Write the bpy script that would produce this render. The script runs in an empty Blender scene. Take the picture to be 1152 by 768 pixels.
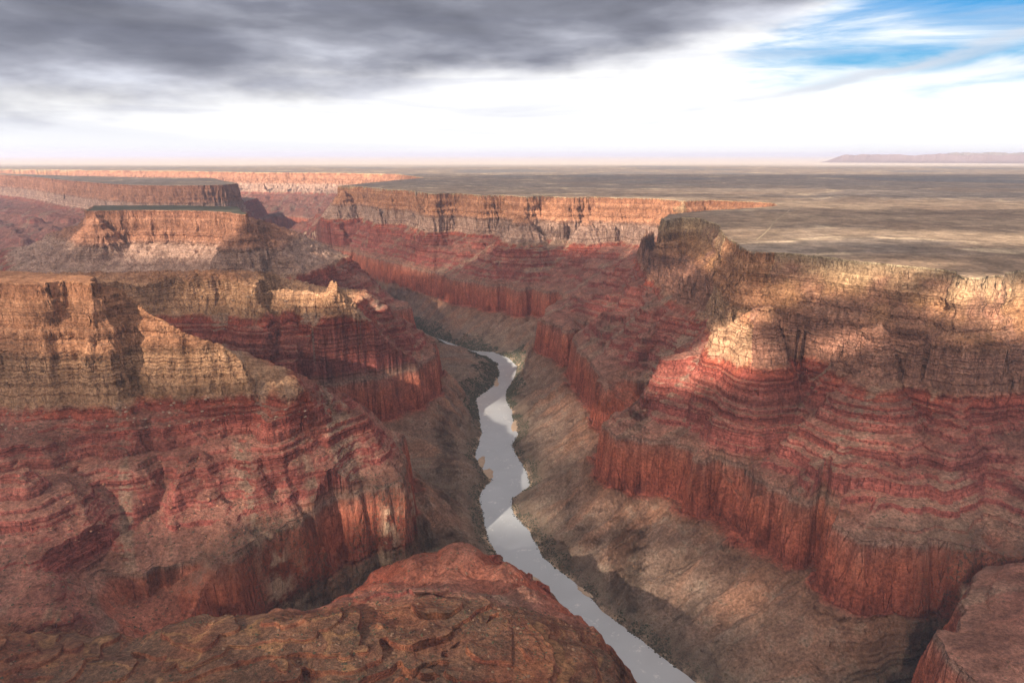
import bpy, math, random
import numpy as np
from math import radians, sin, cos, tan, atan2, atan, pi

# ------------------------------------------------------------------ camera, sky, sun, exposure
scene = bpy.context.scene
HORIZON_Y = 174.0
PITCH = atan((384.0 - HORIZON_Y) / 768.0)          # camera looks down by this much
EYE = 300.0                                        # metres above the canyon rim (rim is z = 0)
cam_data = bpy.data.cameras.new("camera")
cam_data.lens = 24.0
cam_data.sensor_width = 36.0
cam_data.clip_start = 5.0
cam_data.clip_end = 300000.0
cam = bpy.data.objects.new("camera", cam_data)
scene.collection.objects.link(cam)
cam.location = (0, 0, EYE)
cam.rotation_euler = (pi / 2 - PITCH, 0, 0)
scene.camera = cam

SUN_EL = radians(27.0)
SUN_AZ = radians(210.0)                            # compass-like: 0 = +Y, 90 = +X ; light comes from behind-left
TO_SUN = np.array([sin(SUN_AZ) * cos(SUN_EL), cos(SUN_AZ) * cos(SUN_EL), sin(SUN_EL)])
sun_data = bpy.data.lights.new("sun", 'SUN')
sun_data.energy = 5.0
sun_data.angle = radians(0.6)
sun_data.color = (1.0, 0.86, 0.68)
sun = bpy.data.objects.new("sun", sun_data)
scene.collection.objects.link(sun)
sun.rotation_euler = (pi / 2 - SUN_EL, 0, -SUN_AZ + pi)
sun.location = (-3000, -2000, 3000)

vs = scene.view_settings
vs.view_transform = 'Standard'
vs.look = 'None'
vs.exposure = 1.5
vs.gamma = 1.0
scene.render.engine = 'CYCLES'
scene.cycles.use_denoising = True
scene.cycles.max_bounces = 5
scene.cycles.diffuse_bounces = 3
scene.cycles.glossy_bounces = 2
scene.cycles.volume_bounces = 1
scene.cycles.transparent_max_bounces = 12
scene.cycles.sample_clamp_indirect = 6.0


class Nodes:
    """small helper around a node tree"""
    def __init__(self, tree):
        self.t = tree
        tree.nodes.clear()

    def n(self, kind, **kw):
        nd = self.t.nodes.new(kind)
        for k, v in kw.items():
            setattr(nd, k, v)
        return nd

    def link(self, a, b):
        self.t.links.new(a, b)

    def put(self, sock, v):
        if isinstance(v, bpy.types.NodeSocket):
            self.t.links.new(v, sock)
        elif v is not None:
            sock.default_value = v

    def math(self, op, a, b=None, c=None, clamp=False):
        nd = self.n('ShaderNodeMath', operation=op, use_clamp=clamp)
        self.put(nd.inputs[0], a)
        if b is not None:
            self.put(nd.inputs[1], b)
        if c is not None:
            self.put(nd.inputs[2], c)
        return nd.outputs[0]

    def step(self, v, lo, hi, a=0.0, b=1.0):
        nd = self.n('ShaderNodeMapRange', interpolation_type='SMOOTHSTEP')
        self.put(nd.inputs['Value'], v)
        self.put(nd.inputs['From Min'], lo)
        self.put(nd.inputs['From Max'], hi)
        self.put(nd.inputs['To Min'], a)
        self.put(nd.inputs['To Max'], b)
        return nd.outputs['Result']

    def mix(self, f, a, b, blend='MIX'):
        nd = self.n('ShaderNodeMix', data_type='RGBA', blend_type=blend)
        self.put(nd.inputs[0], f)
        for s, v in ((nd.inputs[6], a), (nd.inputs[7], b)):
            self.put(s, (v[0], v[1], v[2], 1.0) if isinstance(v, tuple) else v)
        return nd.outputs[2]

    def noise(self, vec, scale, detail=4.0, rough=0.55, distort=0.0, dims='3D'):
        nd = self.n('ShaderNodeTexNoise', noise_dimensions=dims)
        if dims == '1D':
            self.put(nd.inputs['W'], vec)
        else:
            self.put(nd.inputs['Vector'], vec)
        nd.inputs['Scale'].default_value = scale
        nd.inputs['Detail'].default_value = detail
        nd.inputs['Roughness'].default_value = rough
        nd.inputs['Distortion'].default_value = distort
        return nd.outputs[0]

    def scaled(self, vec, s):
        nd = self.n('ShaderNodeVectorMath', operation='MULTIPLY')
        self.put(nd.inputs[0], vec)
        nd.inputs[1].default_value = s
        return nd.outputs[0]

    def ramp(self, f, stops, interp='LINEAR'):
        nd = self.n('ShaderNodeValToRGB')
        self.put(nd.inputs[0], f)
        cr = nd.color_ramp
        cr.interpolation = interp
        while len(cr.elements) > 1:
            cr.elements.remove(cr.elements[-1])
        for i, (p, c) in enumerate(stops):
            e = cr.elements[0] if i == 0 else cr.elements.new(p)
            e.position = p
            e.color = (c[0], c[1], c[2], 1.0) if isinstance(c, tuple) else (c, c, c, 1.0)
        return nd.outputs[0]


world = bpy.data.worlds.new("World")
scene.world = world
world.use_nodes = True
w = Nodes(world.node_tree)
sky = w.n('ShaderNodeTexSky', sky_type='NISHITA', sun_disc=False)
sky.sun_elevation = SUN_EL
sky.sun_rotation = SUN_AZ
sky.air_density = 1.3
sky.dust_density = 0.6
tc = w.n('ShaderNodeTexCoord')
sep = w.n('ShaderNodeSeparateXYZ')
w.link(tc.outputs['Generated'], sep.inputs[0])
sx, sy, sz = sep.outputs
el = w.math('MULTIPLY', w.math('ARCSINE', sz), 180 / pi)
az = w.math('MULTIPLY', w.math('ARCTAN2', sx, sy), 180 / pi)
den = w.math('ADD', w.math('MAXIMUM', sz, 0.0), 0.07)
plan = w.n('ShaderNodeCombineXYZ')
w.link(w.math('DIVIDE', sx, den), plan.inputs[0])
w.link(w.math('DIVIDE', sy, den), plan.inputs[1])
plan = plan.outputs[0]
ang = w.n('ShaderNodeCombineXYZ')
w.link(w.math('MULTIPLY', az, 0.055), ang.inputs[0])
w.link(w.math('MULTIPLY', el, 0.17), ang.inputs[1])
ang = ang.outputs[0]
n_big = w.noise(ang, 1.15, 6.0, 0.55, 0.1)
n_wisp = w.noise(w.scaled(ang, (0.8, 1.7, 1.0)), 1.6, 6.0, 0.58, 0.5)
n_soft = w.noise(w.scaled(ang, (1.0, 1.3, 1.0)), 1.45, 5.0, 0.50, 0.12)
# base: Nishita sky, washed to a white bank of bright cloud low over the horizon
nish = w.n('ShaderNodeMix', data_type='RGBA', blend_type='MULTIPLY')
nish.inputs[0].default_value = 1.0
w.link(sky.outputs[0], nish.inputs[6])
SKY_K = 0.085
nish.inputs[7].default_value = (SKY_K * 0.015, SKY_K * 0.22, SKY_K * 0.45, 1)
blue_edge = w.math('ADD', el, w.math('MULTIPLY', w.math('SUBTRACT', n_wisp, 0.5), 7.0))
azf = w.math('DIVIDE', w.math('ADD', az, 180.0), 360.0)


def azp(a):
    return (a + 180.0) / 360.0


blue_az = w.ramp(w.math('ADD', azf, w.math('MULTIPLY', w.math('SUBTRACT', n_wisp, 0.5), 0.11)), [(azp(18), 0.0), (azp(27), 0.75), (azp(35), 1.0), (azp(70), 1.0), (azp(90), 0.3), (azp(180), 0.3)])
blue_m = w.math('MULTIPLY', w.step(blue_edge, 3.4, 7.6), blue_az)
col = w.mix(blue_m, (0.43, 0.428, 0.425), nish.outputs[2])
# thin grey wisps inside the white bank
wisp_n = w.noise(w.scaled(ang, (0.55, 2.4, 1.0)), 0.95, 5.0, 0.52, 0.6)
wisp_m = w.math('MULTIPLY', w.step(wisp_n, 0.45, 0.62), w.math('MULTIPLY', w.step(el, 0.3, 2.6), w.step(az, 24.0, -20.0, 0.3, 0.8)))
col = w.mix(wisp_m, col, (0.25, 0.258, 0.295))
warm_m = w.math('MULTIPLY', w.step(el, 3.2, 0.0), w.step(wisp_n, 0.35, 0.6, 0.0, 0.5))
col = w.mix(warm_m, col, (0.372, 0.378, 0.395))
# the dark stratus sheet overhead
thr = w.ramp(azf, [(azp(-180), 0.30), (azp(-60), 0.20), (azp(-37), 0.135), (azp(-18), 0.215), (azp(0), 0.285), (azp(13), 0.33),
                   (azp(20), 0.385), (azp(24), 0.55), (azp(28), 0.80), (azp(60), 0.85), (azp(100), 0.5), (azp(180), 0.30)])
thr = w.math('MULTIPLY', thr, 20.0)
edge = w.math('ADD', el, w.math('MULTIPLY', w.math('SUBTRACT', n_big, 0.5), 6.5))
over = w.math('SUBTRACT', edge, thr)
dark_m = w.math('MULTIPLY', w.step(over, -1.0, 2.0), 0.95)
shade = w.math('ADD', w.math('MULTIPLY', n_soft, 0.9), w.math('MULTIPLY', w.step(over, 0.0, 5.0), -0.16))
dark_c = w.ramp(shade, [(0.18, (0.044, 0.047, 0.063)), (0.32, (0.076, 0.080, 0.102)), (0.44, (0.140, 0.145, 0.172)), (0.60, (0.28, 0.29, 0.325))])
dark_c = w.mix(w.step(el, 14.0, 30.0, 0.0, 0.85), dark_c, (0.13, 0.132, 0.15))
col = w.mix(dark_m, col, dark_c)
# one long grey streak of cloud rising to the right
sl_ = w.math('SUBTRACT', el, w.math('ADD', w.math('MULTIPLY', az, 0.19), 0.45))
sl_ = w.math('ADD', sl_, w.math('MULTIPLY', w.math('SUBTRACT', n_wisp, 0.5), 2.6))
st_m = w.math('MULTIPLY', w.step(w.math('ABSOLUTE', sl_), 0.62, 0.05), w.math('MULTIPLY', w.step(az, 8.0, 17.0), w.step(az, 60.0, 45.0)))
col = w.mix(w.math('MULTIPLY', st_m, w.step(n_soft, 0.3, 0.6, 0.2, 0.75)), col, (0.26, 0.275, 0.305))
bg = w.n('ShaderNodeBackground')
w.link(col, bg.inputs[0])
bg.inputs[1].default_value = 1.0
wo = w.n('ShaderNodeOutputWorld')
w.link(bg.outputs[0], wo.inputs[0])

# ------------------------------------------------------------------ helpers: numpy noise, plan contours
CT, ST = cos(PITCH), sin(PITCH)
rng = np.random.default_rng(7)
PERM = rng.permutation(4096).astype(np.int32)
PERM2 = np.concatenate([PERM, PERM])
GA = rng.random(4096) * 2 * pi
GX, GY = np.cos(GA).astype(np.float32), np.sin(GA).astype(np.float32)


def perlin(x, y):
    xi = np.floor(x)
    yi = np.floor(y)
    xf = (x - xi).astype(np.float32)
    yf = (y - yi).astype(np.float32)
    xi = xi.astype(np.int64) & 4095
    yi = yi.astype(np.int64) & 4095
    x1 = (xi + 1) & 4095
    y1 = (yi + 1) & 4095
    u = xf * xf * xf * (xf * (xf * 6 - 15) + 10)
    v = yf * yf * yf * (yf * (yf * 6 - 15) + 10)
    pa, pb = PERM[xi], PERM[x1]

    def g(p, yy, dx, dy):
        h = PERM2[p + yy]
        return GX[h] * dx + GY[h] * dy
    n00 = g(pa, yi, xf, yf)
    n10 = g(pb, yi, xf - 1, yf)
    n01 = g(pa, y1, xf, yf - 1)
    n11 = g(pb, y1, xf - 1, yf - 1)
    a = n00 + u * (n10 - n00)
    b = n01 + u * (n11 - n01)
    return (a + v * (b - a)) * 1.45


def fbm(x, y, scale, octs=4, gain=0.5, ridged=False, seed=0.0):
    s = np.zeros(np.shape(x), np.float32)
    a, f, tot = 1.0, 1.0 / scale, 0.0
    for i in range(octs):
        n = perlin(x * f + 17.3 * i + seed, y * f - 9.7 * i + seed * 1.7)
        if ridged:
            n = 1.0 - 2.0 * np.abs(n)
        s += a * n
        tot += a
        a *= gain
        f *= 2.03
    return s / tot


def P(px, py, z=0.0):
    """where the view ray of the photo's pixel meets the level z: used to survey the contours of the canyon"""
    u = (384.0 - py) / 768.0
    l = (px - 576.0) / 768.0
    dz = u * CT - ST
    dy = CT + u * ST
    t = (z - EYE) / dz
    return (l * t, dy * t)


def trace(z, pts):
    """a polygon from 2-tuples (pixel surveyed at level z) and 3-tuples (plan coordinates x, y, 'm')"""
    out = []
    for p in pts:
        out.append((p[0], p[1]) if len(p) == 3 else P(p[0], p[1], z))
    return np.array(out, float)


M = 'm'
Z0, Z0B, Z1, Z2, Z3, Z4 = 0.0, -185.0, -300.0, -560.0, -735.0, -910.0
LEVELS = [Z0, Z0B, Z1, Z2, Z3, Z4]
EAST_OUT = [(90000, 90000, M), (90000, -9000, M), (5000, -3000, M)]

# east plateau and the wall of the canyon below it
E0 = trace(Z0, [(4200, 500, M), (2600, 1450, M), (1152, 303), (1128, 305), (1108, 309), (1092, 311), (1080, 305), (1050, 300), (1020, 298), (1000, 296),
                (965, 293), (930, 288), (900, 285), (865, 283), (846, 282), (838, 277), (828, 270), (817, 264), (815, 256), (806, 250), (790, 245),
                (765, 244), (749, 246), (757, 241), (800, 237), (852, 234), (880, 231), (868, 227.5), (800, 225), (770, 226), (740, 223), (700, 222.5), (668, 221), (640, 222),
                (610, 220), (590, 221), (565, 219), (542, 219.5), (515, 217), (487, 218), (465, 214), (440, 213), (412, 210), (396, 209), (384, 209),
                (-1500, 8000, M), (-1150, 9500, M), (-1800, 11200, M), (-3000, 12000, M), (-4600, 12400, M), (-6500, 13500, M), (-9000, 14200, M), (-14000, 15500, M),
                (-40000, 22000, M), (-90000, 60000, M), (-90000, 90000, M)] + EAST_OUT)
E1 = trace(Z1, [(4000, 0, M), (2300, 1150, M), (1152, 441), (1110, 444), (1075, 441), (1050, 440), (1020, 432), (985, 428), (957, 420), (925, 412), (895, 404), (870, 402),
                (850, 399), (826, 392), (806, 380), (800, 371), (812, 362), (806, 356), (796, 353), (770, 340), (748, 325), (730, 306),
                (722, 291), (737, 279), (718, 275), (700, 271), (680, 273), (651, 268), (625, 271), (600, 266), (575, 272), (560, 264), (530, 263), (515, 259), (487, 259), (460, 251),
                (429, 252), (405, 243), (384, 240), (370, 236), (-1900, 8600, M), (-1500, 9500, M), (-2300, 10700, M), (-3200, 11400, M), (-5000, 11800, M),
                (-6900, 12800, M), (-9500, 13400, M), (-14500, 14500, M), (-40000, 20000, M), (-90000, 58000, M), (-90000, 90000, M)] + EAST_OUT)
E2 = trace(Z2, [(3000, -800, M), (1600, 200, M), (1150, 560, M), (920, 780, M), (830, 960, M), (1079, 735), (1086, 700), (1098, 672), (1120, 652), (1152, 642), (1230, 1340, M), (1143, 617),
                (1110, 611), (1056, 604), (1031, 605), (998, 602), (973, 604), (958, 588), (948, 572), (930, 552), (918, 552), (905, 558), (880, 547),
                (866, 545), (857, 536), (843, 528), (828, 520), (812, 512), (790, 511), (774, 503), (755, 496), (737, 494), (715, 488), (700, 486),
                (692, 477), (697, 466), (706, 450), (694, 440), (680, 425), (676, 410), (668, 400), (657, 392), (653, 381), (660, 366),
                (672, 351), (664, 352), (654, 366), (640, 370), (625, 364), (612, 358), (621, 347), (640, 335), (632, 326), (615, 327), (600, 322), (585, 324), (570, 319), (552, 320), (534, 315), (515, 313), (500, 307),
                (478, 303), (456, 295), (438, 293), (420, 288), (398, 281), (365, 275), (340, 268), (320, 262), (-2600, 8000, M), (-2300, 9300, M), (-3000, 10000, M), (-4200, 10600, M),
                (-6000, 11000, M), (-9000, 12000, M), (-15000, 13000, M), (-40000, 17000, M), (-90000, 50000, M), (-90000, 90000, M)] + EAST_OUT)

# near left headland
H0 = trace(Z0, [(-6000, 1400, M), (-2400, 1650, M), (-60, 318), (0, 317), (45, 318), (75, 315), (100, 318), (-1075, 1715, M), (-1150, 1745, M), (-1350, 1800, M), (-1500, 1850, M), (-2600, 2000, M), (-6000, 2300, M)])
H0B = trace(Z0B, [(-6000, 1350, M), (-2400, 1550, M), (-60, 397), (0, 398), (60, 399), (120, 396), (150, 392), (185, 390), (-900, 1715, M), (-1100, 1790, M), (-1350, 1850, M), (-1600, 1940, M), (-2800, 2200, M), (-6000, 2400, M)])
H1 = trace(Z1, [(-6000, 1200, M), (-2500, 1450, M), (-60, 452), (0, 450), (60, 450), (120, 448), (180, 445), (240, 442), (285, 437), (320, 442), (335, 438),
                (-640, 1860, M), (-820, 2000, M), (-1050, 2150, M), (-1700, 2300, M), (-6000, 2500, M)])
H2 = trace(Z2, [(-6000, 900, M), (-2000, 1010, M), (-1250, 900, M), (-900, 1000, M), (60, 724), (120, 706), (160, 690), (172, 668), (195, 655), (220, 641), (252, 618), (282, 602), (330, 577),
                (370, 559), (410, 546), (447, 540), (455, 520), (447, 495), (438, 480), (420, 472), (400, 465), (370, 455), (-850, 2420, M), (-1600, 2500, M), (-6000, 2700, M)])
# red ridge with pale knobs
R0B = trace(Z0B, [(-6000, 2700, M), (-1900, 2740, M), (165, 321), (195, 318), (225, 318), (262, 319), (283, 323), (-1040, 2850, M), (-1250, 2880, M), (-1400, 2850, M), (-2200, 2800, M), (-6000, 2900, M)])
R1 = trace(Z1, [(-6000, 2520, M), (-1900, 2560, M), (150, 350), (195, 351), (225, 349), (250, 351), (275, 348), (300, 349), (330, 346), (352, 347), (375, 343), (394, 341), (400, 336), (-690, 3060, M), (-900, 3120, M), (-1250, 3120, M), (-2200, 3050, M), (-6000, 3000, M)])
R2 = trace(Z2, [(-6000, 2000, M), (-1800, 2180, M), (-1150, 2330, M), (300, 437), (339, 431), (365, 429), (400, 424), (435, 420), (462, 412), (478, 402), (-400, 3140, M), (-480, 3330, M),
                (-700, 3480, M), (-1200, 3560, M), (-2200, 3600, M), (-6000, 3500, M)])
# flat topped mesa
M0 = trace(Z0, [(100, 237), (120, 236.5), (160, 236), (200, 236.5), (235, 237), (262, 239), (274, 241), (264, 232.5), (190, 231.0), (110, 231.5)])
M0B = trace(Z0B, [(78, 272), (100, 274), (130, 273), (160, 274), (200, 273), (250, 273), (285, 275), (312, 281), (-1300, 4250, M), (-1600, 4600, M), (-2500, 4650, M), (-2900, 4300, M)])
M1 = trace(Z1, [(20, 308), (60, 309), (105, 308), (150, 309), (200, 306), (250, 308), (300, 307), (340, 309), (352, 304), (-1020, 4150, M), (-1350, 4700, M), (-2700, 4900, M), (-3300, 4500, M)])
M2 = trace(Z2, [(449, 342), (-640, 3960, M), (-760, 3840, M), (-1000, 3700, M), (-1600, 3560, M), (-2600, 3450, M), (-3400, 3500, M), (-4000, 4300, M), (-3500, 5400, M), (-2500, 5700, M), (-1700, 5300, M),
                (398, 316), (425, 328)])
# far left plateau and its promontory
L0 = trace(Z0, [(-90000, 9000, M), (-14000, 10200, M), (-40, 194), (0, 196.5), (40, 199), (82, 203.5), (120, 206.5), (150, 208.2), (190, 208.8), (225, 208.6), (250, 208), (266, 206.5), (-4000, 9300, M), (-5000, 9500, M), (-6500, 10300, M), (-9000, 11900, M),
                (-14000, 12200, M), (-90000, 12500, M)])
L1 = trace(Z1, [(-90000, 7600, M), (-9500, 8800, M), (0, 219), (50, 222), (90, 227), (130, 230), (168, 231.5), (200, 231.5), (240, 231), (268, 229), (288, 223), (-4000, 9500, M), (-5300, 10600, M), (-8000, 11500, M), (-14000, 12500, M), (-90000, 13800, M)])
L2 = trace(Z2, [(-90000, 5200, M), (-8500, 6200, M), (-5200, 5400, M), (-5000, 6200, M), (-4300, 5900, M), (-4200, 6600, M), (-3700, 6700, M), (-3300, 7300, M), (-3200, 8000, M), (-3600, 9000, M), (-4600, 10300, M), (-7000, 11100, M), (-90000, 14000, M)])
# near ridge at the bottom of the picture
F2 = trace(Z2, [(-6000, 700, M), (-1800, 900, M), (-1150, 950, M), (-800, 985, M), (-560, 1040, M), (-430, 1100, M), (-330, 1130, M), (-190, 1160, M), (-40, 1160, M), (60, 1110, M), (130, 1030, M), (170, 960, M), (150, 800, M), (60, 500, M), (0, -500, M), (-6000, -500, M)])
F3 = trace(Z3, [(-1100, 1000, M), (-700, 1130, M), (-420, 1290, M), (-330, 1480, M), (-200, 1570, M), (-80, 1560, M), (10, 1490, M), (90, 1370, M), (170, 1270, M), (230, 1150, M), (255, 1060, M), (230, 900, M), (100, 400, M), (0, -600, M), (-6000, -600, M), (-6000, 900, M)])

RIV_L = [(690, 800), (702, 752), (682, 732), (660, 713), (640, 696), (626, 690), (612, 668), (590, 648), (563, 625), (552, 606), (548, 592), (546, 575), (543, 558), (550, 545), (558, 541), (548, 528), (537, 513), (540, 500),
         (544, 486), (540, 466), (537, 448), (548, 440), (557, 433), (563, 420), (561, 408), (548, 400), (528, 396.5), (505, 387.2), (482, 379), (462, 370), (448, 361), (440, 352), (427, 340)]
RIV_R = [(428, 339.7), (441.5, 351.5), (449.5, 360.3), (463.5, 369.2), (484, 377.8), (507, 386), (530, 394.3), (555, 396), (572, 403), (581, 412), (578, 425), (569, 438), (567, 447), (573, 460), (577, 477), (580, 488), (573, 499), (578, 512), (590, 530), (593, 545), (583, 552), (573, 560),
         (573, 576), (582, 586), (593, 597), (606, 625), (628, 644), (650, 661), (673, 686), (700, 706), (726, 727), (752, 748), (780, 768), (810, 796)]
RIVER = np.array([P(a, b, -905.0) for a, b in RIV_L + RIV_R])
RIVER_FAR = np.array([(-1050, 5450), (-1500, 6100), (-2000, 6600), (-2500, 7400), (-2700, 8300), (-3000, 9200), (-2700, 9200), (-2400, 8300), (-2250, 7400), (-1800, 6500), (-1350, 6000), (-950, 5400)], float)
RIVER_NEAR = np.array([P(690, 800, -905.0), P(810, 796, -905.0), (420, 1150), (520, 900), (600, 500), (600, -400), (420, -400), (440, 500), (390, 800), (300, 1050)], float)
CREEKS = [[(560, 2400), (640, 2650), (760, 2900), (800, 3100)],                       # slots cut by side streams
          [(-240, 1800), (-420, 1520), (-600, 1400), (-720, 1330), (-800, 1360), (-850, 1420)],
          [(-250, 2250), (-450, 2300), (-650, 2420)],
          [(-2600, 7600), (-3300, 6400), (-3900, 5700), (-4700, 4900), (-5200, 4100), (-5600, 3100)],
          [(-350, 3500), (-800, 3620), (-1500, 3520)],
          [(820, 1250), (1000, 1340), (1120, 1360)]]


def poly_sdf(qx, qy, poly, closed=True):
    """signed distance, positive inside"""
    a = poly
    b = np.roll(poly, -1, axis=0)
    if not closed:
        a, b = poly[:-1], poly[1:]
    d2 = np.full(qx.shape, 1e18, np.float32)
    ins = np.zeros(qx.shape, bool)
    for (ax, ay), (bx, by) in zip(a, b):
        ex, ey = bx - ax, by - ay
        px, py = qx - ax, qy - ay
        t = np.clip((px * ex + py * ey) / (ex * ex + ey * ey + 1e-9), 0, 1)
        dx, dy = px - t * ex, py - t * ey
        np.minimum(d2, dx * dx + dy * dy, out=d2)
        if closed and ay != by:
            c = (ay > qy) != (by > qy)
            xc = ex * (qy - ay) / (by - ay) + ax
            ins ^= c & (qx < xc)
    d = np.sqrt(d2)
    return np.where(ins, d, -d) if closed else -d


def umax(qx, qy, polys):
    s = poly_sdf(qx, qy, polys[0])
    for p in polys[1:]:
        s = np.maximum(s, poly_sdf(qx, qy, p))
    return s


class Field:
    """signed distances to the six surveyed contours on a regular plan grid"""
    def __init__(self, x0, x1, y0, y1, step):
        self.x0, self.y0, self.step = x0, y0, step
        self.nx, self.ny = int((x1 - x0) / step) + 1, int((y1 - y0) / step) + 1
        X, Y = np.meshgrid(x0 + step * np.arange(self.nx), y0 + step * np.arange(self.ny))
        X, Y = X.astype(np.float32), Y.astype(np.float32)
        self.X, self.Y = X, Y
        far = np.clip((Y - 3500) / 5000, 0, 1)
        s = []
        e0 = umax(X, Y, [E0])
        e1 = np.maximum(umax(X, Y, [E1]), e0 + 45)
        e2 = np.maximum(umax(X, Y, [E2]), e1 + 110)
        w0 = umax(X, Y, [H0, M0, L0])
        w0b = np.maximum(umax(X, Y, [H0B, M0B, R0B]), w0 + 22)
        w1 = np.maximum(umax(X, Y, [H1, M1, R1, L1]), w0b + 35)
        w2 = np.maximum(umax(X, Y, [H2, M2, R2, L2, F2]), w1 + 130)
        e0b = np.maximum(e0 + 28, 0.62 * e0 + 0.38 * e1)
        e0b = np.where((e0 < 0) & (e1 > 0), e0b, np.where(e0 >= 0, e0 + 28, e1 - 20))
        e0b = np.clip(e0b, e0 + 22, e1 - 14)
        s0, s0b = np.maximum(e0, w0), np.maximum(e0b, w0b)
        s1, s2 = np.maximum(e1, w1), np.maximum(e2, w2)
        s3 = np.maximum(s2 + 26, poly_sdf(X, Y, F3))
        dr = umax(X, Y, [RIVER, RIVER_FAR, RIVER_NEAR])
        dc = np.full(X.shape, -1e9, np.float32)
        for c in CREEKS:
            dc = np.maximum(dc, poly_sdf(X, Y, np.array(c, float), False))
        self.river = dr
        s4 = -np.maximum(dr, dc - 6)
        s4 = np.maximum(s4, s3 + 18)
        cl = np.array([np.mean([P(*RIV_L[i], -905), P(*RIV_R[-1 - min(i, len(RIV_R) - 1)], -905)], 0) for i in (0, 5, 9, 14, 19, 24, 27, len(RIV_L) - 1)])
        cl = np.concatenate([[(520, -300)], cl, [(-2400, 7400)]])
        best = np.full(X.shape, 1e18, np.float32)
        arcl = np.zeros(X.shape, np.float32)
        acc_ = 0.0
        for (ax, ay), (bx, by) in zip(cl[:-1], cl[1:]):
            ex, ey = bx - ax, by - ay
            L_ = math.hypot(ex, ey)
            t = np.clip(((X - ax) * ex + (Y - ay) * ey) / (L_ * L_), 0, 1)
            d2 = (X - ax - t * ex) ** 2 + (Y - ay - t * ey) ** 2
            mk = d2 < best
            best[mk] = d2[mk]
            arcl[mk] = (acc_ + t * L_)[mk]
            acc_ += L_
        self.arcl = arcl
        self.side = e2 - w2                                     # > 0 : east bank
        self.S = [s0, s0b, s1, s2, s3, s4]
        self.off = np.zeros(X.shape, np.float32)

    def get(self, A, x, y):
        fx = np.clip((x - self.x0) / self.step, 0, self.nx - 1.001)
        fy = np.clip((y - self.y0) / self.step, 0, self.ny - 1.001)
        ix, iy = fx.astype(np.int64), fy.astype(np.int64)
        u, v = (fx - ix).astype(np.float32), (fy - iy).astype(np.float32)
        k = iy * self.nx + ix
        A = A.ravel()
        return (A[k] * (1 - u) + A[k + 1] * u) * (1 - v) + (A[k + self.nx] * (1 - u) + A[k + self.nx + 1] * u) * v


# ledges: every band of rock has its own stair of hard and soft beds
led = random.Random(11)


def make_stair(z_lo, z_hi, tmin, tmax, hard):
    zi, zo, z = [z_lo], [z_lo], z_lo
    while z < z_hi - tmax:
        t = led.uniform(tmin, tmax)
        f = led.uniform(0.3, 0.62)
        zi += [z + t * f, z + t]                                # soft slope first, then a riser
        zo += [z + t * f * (1 - hard * led.choice((0.35, 0.7, 0.9, 1.0, 1.15))), z + t]
        z += t
    zi.append(z_hi)
    zo.append(z_hi)
    return np.array(zi), np.array(zo)


SUPAI = [(-560, -560), (-548, -552), (-543, -540), (-520, -530), (-514, -512), (-492, -505), (-484, -472), (-462, -468), (-458, -456), (-436, -448), (-428, -420), (-410, -416), (-405, -403),
         (-384, -398), (-362, -346), (-346, -343), (-338, -330), (-318, -322), (-312, -306), (-300, -300)]
STAIRS = [make_stair(Z1, Z0, 16, 38, 0.85), (np.array([a for a, _ in SUPAI], float), np.array([b for _, b in SUPAI], float))]


def smooth01(v):
    v = np.clip(v, 0, 1)
    return v * v * (3 - 2 * v)


def coarse_offset(x, y):
    r = np.hypot(x, y)
    far = np.clip((r - 2500) / 9000, 0, 1)
    o = 24 * fbm(x, y, 420, 3, 0.5, seed=3.1) + 12 * fbm(x, y, 130, 2, 0.5, True, seed=5.2)
    o += 26 * fbm(x, y, 230, 3, 0.5, True, seed=7.7)
    o += far * (70 * fbm(x, y, 1500, 3, seed=8.8) + 45 * fbm(x, y, 600, 3, 0.5, True, seed=2.2))
    return o


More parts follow.
